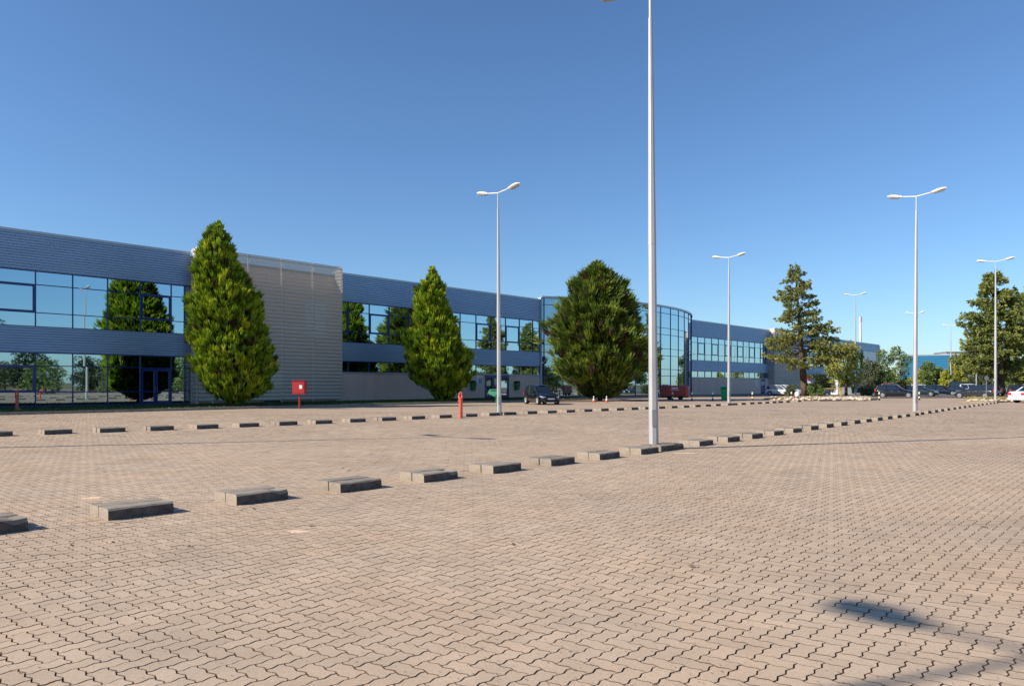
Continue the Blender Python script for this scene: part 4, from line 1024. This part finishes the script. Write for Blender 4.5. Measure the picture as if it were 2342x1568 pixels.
car(XD(2106, 98), R(-38), 'hatch', M['p_green'], 'dark green grey hatchback directly behind the tall front lamp post', 4.0, 1.72, 1.44)
car(XD(2153, 106), R(-36), 'estate', M['p_navy'], 'dark navy estate car in front of the blue warehouse', 4.6, 1.78, 1.48)
car(XD(2192, 112), R(-40), 'saloon', M['p_navy'], 'dark saloon peeping out behind the navy estate car', 4.5, 1.75, 1.45)
car(XD(2203, 128), R(-36), 'estate', M['p_black'], 'tall black off-road car behind the row of dark cars', 4.6, 1.9, 2.05)
car(XD(2235, 83.5), R(118), 'estate', M['p_grey'], 'dark grey car with lit red tail lamp turned away under the right conifer', 4.55, 1.80, 1.50)
car(G(2326, 921)+Vector((math.cos(R(15))*2.25, math.sin(R(15))*2.25, 0)), R(15), 'saloon', M['p_white'], 'white saloon seen from behind, cut off by the right edge', 4.7, 1.76, 1.42)
car(XD(2325, 80), R(60), 'estate', M['p_grey'], 'dark grey car behind the boot of the white saloon', 4.5, 1.78, 1.50)
car(XD(2285, 96), R(50), 'hatch', M['p_silver'], 'silver car behind the trunk of the right conifer', 4.2, 1.75, 1.50)
car(XD(2345, 96), R(50), 'hatch', M['p_silver'], 'silver car at the right edge behind the dark grey car', 4.2, 1.75, 1.52)
car(XD(2116, 122), R(-40), 'hatch', M['p_white'], 'white car whose roof shows behind the dark green grey hatchback', 4.2, 1.75, 1.55)
car(XD(2048, 118), R(-40), 'hatch', M['p_red'], 'dull red car whose roof shows above the black estate car', 4.2, 1.75, 1.72)
car(XD(2228, 118), R(-30), 'hatch', M['p_white'], 'white car behind the dark grey car under the conifer', 4.3, 1.8, 1.62)

# ------------------------------------------------------------ street objects
def cabinet():
    p = G(685, 931, .12); t = empty('hose_cabinet', p, R(-6), 'red fire hose cabinet on a post in front of the perforated screen', 'cabinet')
    b = MB(); b.tube((0,0,-.1), (0,0,.84), .055, .055, 10); b.build('post', M['red'], t)
    b = MB(); b.cbox(-.40, .40, -.17, .17, .84, 1.66, .02); bx = b.build('cabinet_body', M['red'], t)
    b = MB(); b.box(-.36, .36, -.185, -.171, .89, 1.60); d = b.build('cabinet_door', M['red'], t)
    b = MB(); b.box(.06, .24, -.192, -.186, 1.17, 1.40); b.build('label_plate', M['white'], d)
    b = MB(); b.box(-.43, .43, -.22, .20, 1.661, 1.69); b.build('lid', M['red'], t)
    b = MB(); b.box(.28, .31, -.205, -.186, 1.22, 1.34); b.build('latch', M['grey'], d)
cabinet()
def hydrant(p, h, label):
    t = empty('hydrant', p, 0, label, 'hydrant'); h0 = h
    b = MB(); b.lathe([(.105, -.02), (.105, .04), (.085, .05), (.08, h*.72), (.095, h*.73), (.095, h*.78), (.06, h*.80)], 14); b.build('standpipe', M['orange'], t, False)
    b = MB(); pts = [(.05, 0, h*.72), (.055, 0, h*.88), (.04, 0, h*.96), (0, 0, h), (-.045, 0, h*.97), (-.075, 0, h*.88), (-.075, 0, h*.68)]
    b.path(pts, [.042]*7, 10); b.build('bend', M['orange'], t, True)
    b = MB(); b.tube((-.075, 0, h*.62), (-.075, 0, h*.70), .055, .055, 12); b.build('outlet_cap', M['orange'], t)
    b = MB(); b.cbox(.08, .20, -.06, .06, 0, .10, .01); b.build('foot_block', M['grey'], t)
hydrant(G(1054, 956), 1.20, 'orange red hydrant pipe beside a wheel stop left of the entrance lamp')
hydrant(G(39, 938, .12), 1.10, 'orange red hydrant pipe on the grass at the left edge')
hydrant(SN(-6, K_N-1.0, .12), 1.10, 'orange red hydrant pipe outside the left edge of the picture')
def post_bin():
    p = G(1135, 929, .0); t = empty('litter_bin', p, 0, 'pale green hooded litter bin on a post left of the entrance lamp', 'litter bin')
    D = p.y; k_ = D/FPX
    b = MB(); b.tube((0,0,0), (0,0,1.25), .03, .03, 8); b.tube((0,0,0), (0,0,.03), .10, .10, 8); b.build('post', M['lgreen'], t)
    b = MB(); pr = [(-.62, .95), (-.46, 1.22), (.06, 1.22), (.06, .88), (-.14, .70)]
    vs_ = [(x, -.22, z) for (x, z) in pr]+[(x, .22, z) for (x, z) in pr]
    b.add(vs_, [(0,1,2,3,4)[::-1], (5,6,7,8,9)] + [(i, (i+1) % 5, (i+1) % 5+5, i+5) for i in range(5)]); b.build('bin_body', M['lgreen'], t)
    b = MB(); b.box(-.40, .08, -.232, -.221, 1.10, 1.16); b.build('slot', M['black'], t)
    b = MB(); b.add([(-.14, -.215, .69), (.06, -.215, .86), (.06, -.215, .62), (-.04, -.215, .60), (-.14, .215, .69), (.06, .215, .86), (.06, .215, .62), (-.04, .215, .60)], [(0,1,2,3)[::-1], (4,5,6,7), (0,3,7,4), (3,2,6,7), (1,2,6,5)]); b.build('lower_shell', M['green'], t)
post_bin()
def wheelie():
    p = G(1657.5, 914); t = empty('wheeled_bin', p, R(-35), 'bright green tall litter bin left of the lamp right of the generator', 'litter bin')
    m = mat('bright green plastic', (.02, .36, .12), .4, 0, .5, .05)
    b = MB(); w0, w1 = .26, .33
    b.add([(-w0,-w0,.05),(w0,-w0,.05),(w0,w0,.05),(-w0,w0,.05),(-w1,-w1,1.12),(w1,-w1,1.12),(w1,w1,1.12),(-w1,w1,1.12)], [(3,2,1,0),(0,1,5,4),(1,2,6,5),(2,3,7,6),(3,0,4,7)]); b.build('bin_body', m, t)
    b = MB(); b.add([(-.36,-.36,1.121),(.36,-.36,1.121),(.36,.36,1.121),(-.36,.36,1.121),(-.30,-.22,1.36),(.30,-.22,1.36),(.30,.30,1.42),(-.30,.30,1.42)], [(3,2,1,0),(4,5,6,7),(0,1,5,4),(1,2,6,5),(2,3,7,6),(3,0,4,7)]); b.build('bin_hood', m, t)
    b = MB(); b.box(-.24, .24, -.375, -.362, 1.135, 1.22); b.build('slot', M['black'], t)
    b = MB(); b.box(-.24, .24, -.24, .24, -.01, .05); b.build('bin_foot', M['black'], t)
wheelie()
def cone(x, y, label):
    t = empty('traffic_cone', G(x, y), 0, label, 'traffic cone', 'striped traffic cones under the large conifer')
    b = MB(); b.cbox(-.19, .19, -.19, .19, 0, .035, .01); b.build('cone_base', M['orange'], t)
    b = MB(); b.lathe([(.13, .035), (.10, .18)], 14); b.build('stripe', M['orange'], t, False)
    b = MB(); b.lathe([(.10, .181), (.068, .35)], 14); b.build('stripe', M['white'], t, False)
    b = MB(); b.lathe([(.068, .351), (.055, .42)], 14); b.build('stripe', M['orange'], t, False)
    b = MB(); b.lathe([(.055, .421), (.035, .54), (.02, .56)], 14); b.build('stripe', M['white'], t, False)
cone(1358, 919.5, 'orange and white traffic cone, left one of the pair below the large conifer')
cone(1387.5, 919.5, 'orange and white traffic cone, right one of the pair below the large conifer')
def bollard(p, label, light=True):
    t = empty('bollard', p, 0, label, 'bollard', 'short striped bollards')
    h = .78; ms = [M['black'], M['cream'] if light else M['white'], M['black'], M['cream'] if light else M['white']]
    z = 0
    for i, m in enumerate(ms):
        b = MB(); b.lathe([(.075 if i < 3 else .075, z), (.075, z+h/4-.001)] + ([(.045, z+h/4+.04)] if i == 3 else []), 12); b.build('band', m, t, False); z += h/4
bollard(G(1538, 915.5), 'striped bollard in front of the red generator')
bollard(G(1582.5, 916), 'striped bollard at the right end of the glass bay', False)
bollard(G(1630, 916), 'striped bollard left of the bright green litter bin', False)
bollard(G(1721, 915.5), 'striped bollard in front of the far blue door')
bollard(G(2011, 915), 'striped bollard at the back left of the black estate car')
bollard(G(2102.5, 914.5), 'striped bollard just right of the tall front lamp post')
bollard(G(1817, 914.0)+Vector((-.3, 0, 0)), 'striped bollard beside the red and white barrier')
def generator():
    p = XD(1544, 76.5); t = empty('generator', p, R(-18), 'red soundproof generator on wheels in front of the glass bay', 'generator')
    L2_ = 1.35
    b = MB(); b.cbox(-L2_, L2_*.82, -.55, .55, .36, 1.42, .04); b.build('housing', M['red'], t)
    b = MB(); b.cbox(L2_*.822, L2_*1.02, -.54, .54, .36, 1.40, .04); b.build('end_panel', M['orange'], t)
    b = MB(); b.box(L2_*.9, L2_*1.028, -.22, .12, 1.12, 1.28); b.build('label_plate', M['white'], t)
    b = MB(); b.box(-L2_*.22, L2_*.25, -.562, -.551, 1.10, 1.27); lp = b.build('label_plate', M['white'], t)
    b = MB(); b.box(-L2_*.27, L2_*.33, -.562, -.551, .98, 1.03); b.build('label_line', M['white'], t)
    b = MB(); b.box(-L2_*.80, -L2_*.62, -.562, -.551, 1.10, 1.24); b.build('control_panel', M['ink'], t)
    b = MB(); b.box(-L2_, L2_, -.45, .45, .22, .358); b.build('chassis', M['black'], t)
    for x in (-.55, .55):
        for sy in (1, -1):
            b = MB(); b.lathe([(.22, -.07), (.22, .07)], 16, (x, sy*.48, .22), 'y'); b.build('wheel', M['black'], t)
    b = MB(); b.tube((-L2_, 0, .28), (-L2_-.9, 0, .24), .035, .035, 6); b.build('drawbar', M['grey'], t)
generator()
def no_entry():
    p = XD(1850, 99, .05); k_ = p.y/FPX; zc = EYE+(HZ-866)*k_
    t = empty('no_entry_sign', p, R(-8), 'round red no entry sign with white bar beside the tall conifer', 'road sign')
    b = MB(); b.tube((0,0,0), (0,0,zc+.2), .03, .03, 8); b.build('post', M['grey'], t)
    b = MB(); b.lathe([(.31, -.055), (.31, -.04)], 24, (0, 0, zc), 'y'); b.build('rim', M['white'], t)
    b = MB(); b.lathe([(.275, -.068), (.275, -.0555)], 24, (0, 0, zc), 'y'); d = b.build('disc', mat('sign red', (.60, .02, .025), .4, 0, .5, 0), t)
    b = MB(); b.box(-.20, .20, -.074, -.069, zc-.05, zc+.05); b.build('bar', M['white'], d)
    b = MB(); b.box(-.24, .24, -.05, -.035, zc-.60, zc-.36); b.build('lower_plate', M['white'], t)
no_entry()
def barrier_lantern():
    p = G(1823.5, 915.5); t = empty('fire_hydrant', p, 0, 'squat red and white hydrant at the left end of the long island', 'hydrant')
    b = MB(); b.tube((-.28, 0, 0), (-.28, 0, .62), .035, .035, 8); b.tube((.30, 0, 0), (.30, 0, .5), .035, .035, 8); b.tube((-.28, 0, .46), (.30, 0, .46), .03, .03, 8); b.build('guard_rail', M['red'], t)
    b = MB(); b.lathe([(.12, .0), (.12, .30), (.20, .34)], 12); b.build('hydrant_foot', M['red'], t)
    b = MB(); b.lathe([(.21, .341), (.24, .50), (.23, .75), (.12, .86)], 14); b.build('hydrant_head', M['white'], t, True)
    b = MB(); b.tube((.20, 0, .60), (.42, 0, .60), .09, .09, 10); b.build('outlet_cap', M['red'], t)
barrier_lantern()
def booth():
    p = XD(1924, 112); t = empty('guard_booth', p, FANG-R(90)+R(50), 'small white guard booth with green roof behind the domed tree', 'booth')
    b = MB(); b.box(-1.35, 1.35, -1.2, 1.2, .12, 2.45); b.build('wall', M['white'], t)
    b = MB(); b.box(-1.0, 1.0, -1.23, -1.205, 1.2, 2.2); f_ = b.build('window', M['grey'], t)
    b = MB(); b.box(-.93, .93, -1.25, -1.235, 1.26, 2.14); b.build('pane', M['glass_dark'], f_)
    b = MB(); b.add([(-1.7,-1.5,2.46),(1.7,-1.5,2.46),(1.7,1.5,2.46),(-1.7,1.5,2.46),(-.3,-.2,3.0),(.3,-.2,3.0),(.3,.2,3.0),(-.3,.2,3.0)], [(3,2,1,0),(4,5,6,7),(0,1,5,4),(1,2,6,5),(2,3,7,6),(3,0,4,7)])
    b.build('roof', mat('teal roof', (.05, .22, .20), .5), t)
    b = MB(); b.box(-1.4, 1.4, -1.25, 1.25, 0, .119); b.build('plinth', M['concrete'], t)
booth()
def barrier():
    p = XD(1923, 108); t = empty('barrier', p, 0, 'yellow raised-arm barrier in front of the guard booth', 'barrier')
    b = MB(); b.box(-.10, .10, -.10, .10, 0, 1.1); b.build('barrier_post', M['yellow'], t)
    b = MB(); b.box(-2.45, .3, -.16, -.101, .92, 1.04); b.build('arm', M['yellow'], t)
    b = MB(); b.box(-2.5, -2.42, -.155, -.105, 0, .919); b.build('arm_rest', M['yellow'], t)
barrier()
def gbin():
    p = XD(1965-13, 103); t = empty('litter_bin', p, 0, 'green litter bin on a post behind the domed tree trunk', 'litter bin')
    b = MB(); b.lathe([(.22, .30), (.27, .95)], 12); b.build('bin_body', M['green'], t)
    b = MB(); b.lathe([(.27, .951), (.25, 1.15), (.10, 1.28)], 12); b.build('bin_hood', M['black'], t)
    b = MB(); b.tube((.30, 0, 0), (.30, 0, 1.3), .03, .03, 6); b.build('post', M['grey'], t)
gbin()
def thin_sign():
    p = G(2262-0, 911.5, .05); p = XD(2191+2360/1.0931-2159+0, 84) if False else XD(2256, 80)
    t = empty('sign_post', p, 0, 'thin grey sign post in front of the dark grey car', 'sign post')
    b = MB(); b.tube((0,0,0), (0,0,2.2), .03, .03, 8); b.build('post', M['grey'], t)
    b = MB(); b.lathe([(.25, -.05), (.25, -.035)], 18, (0, 0, 2.25), 'y'); b.build('disc', M['grey'], t)
thin_sign()
# chimney and far buildings
t = empty('chimney', XD(1968, 205), 0, 'slender pale chimney rising behind the far end of the office building', 'chimney')
zt = EYE+(HZ-724)*205/FPX
b = MB(); b.lathe([(.34, 0), (.31, zt-1.3)], 16); b.build('shaft', M['chimney'], t, True)
b = MB(); b.lathe([(.38, zt-1.299), (.38, zt)], 16); b.build('collar', M['chimney'], t)
def warehouse():
    D = 250.0; a_ = XD(2060, D); c_ = XD(2177, D-6); t = empty('warehouse', a_, math.atan2(c_.y-a_.y, c_.x-a_.x), 'long low blue corrugated warehouse beyond the trees', 'building')
    Lw = (c_-a_).length; zt_ = EYE+(HZ-811)*D/FPX
    b = MB(); corr(b, 0, Lw, 0, zt_-.5, 0, .6, .12); b.build('wall', M['tealwall'], t)
    b = MB(); b.box(-.1, Lw+.1, -.2, .3, zt_-.49, zt_); b.build('coping', M['cap'], t)
    b = MB(); b.add([(Lw+.01, -.1, 0), (Lw+14, 22, 0), (Lw+14, 22, zt_-.3), (Lw+.01, -.1, zt_-.3)], [(0,1,2,3)]); b.build('end_wall', mat('blue cladding with painted shade', (.02, .10, .19), .6), t)  # shaded side of the warehouse, its shade painted as a darker blue
    b = MB(); b.add([(0, .3, zt_-.6), (Lw, .3, zt_-.6), (Lw+14, 40, zt_-.6), (0, 40, zt_-.6)], [(0,1,2,3)]); b.build('roof', M['grey'], t)
warehouse()
t = empty('grey_building', XD(2200, 285), R(-10), 'plain grey building showing between the blue warehouse and the conifer', 'building')
b = MB(); b.box(-5.5, 9, 0, 12, 0, EYE+(HZ-806)*285/FPX); b.build('wall', mat('pale grey wall', (.42, .43, .45), .8), t)
b = MB(); b.box(-5.7, 9.2, -.2, 12.2, EYE+(HZ-806)*285/FPX, EYE+(HZ-806)*285/FPX+.4); b.build('coping', M['grey'], t)
for k_ in range(3):
    b = MB(); b.box(-3.5+k_*4, -1.5+k_*4, -.06, -.01, 6, 8); b.build('window', M['glass_dark'], t)

# ------------------------------------------------------------ trees on the far side of the car park, mirrored in the windows
rs = np.random.default_rng(5)
first = {}
kinds = [('lf_g', 'green'), ('lf_o', 'olive'), ('lf_d', 'dark')]
for i in range(34):
    f_ = i/33; y = -85+f_*125+rs.uniform(-2, 2); x = 58+rs.uniform(-6, 10)-.06*y
    mm = kinds[i % 3]; H_ = rs.uniform(4.2, 7.5)
    if mm[0] not in first:
        first[mm[0]] = leafy((x, y, 0), 6.0, 6.5, 'x', 60+i, M[mm[0]], n_cl=20, per=50, leaf=.26, zc=.12); o = first[mm[0]]
        ch = kids(o)
        first[mm[0]] = (o, ch)
    else:
        src, ch = first[mm[0]]; o = src.copy(); COL.objects.link(o)
        for c_ in ch: cc = c_.copy(); COL.objects.link(cc); cc.parent = o
    o.location = (x, y, 0); o.rotation_euler = (0, 0, rs.uniform(0, 6)); sc_ = H_/6.0; o.scale = (sc_*1.1, sc_*1.1, sc_)
    tag(o, '%s bushy tree of the belt outside the picture, seen mirrored in the windows' % mm[1], 'tree', 'trees mirrored in the windows, outside the picture')
leafy((62, -8, 0), 14.5, 9.5, 'tall umbrella shaped tree seen mirrored in the left windows', 99, M['lf_d'], n_cl=26, per=50, leaf=.26, zc=.60, trunk_r=.35)
print('done')
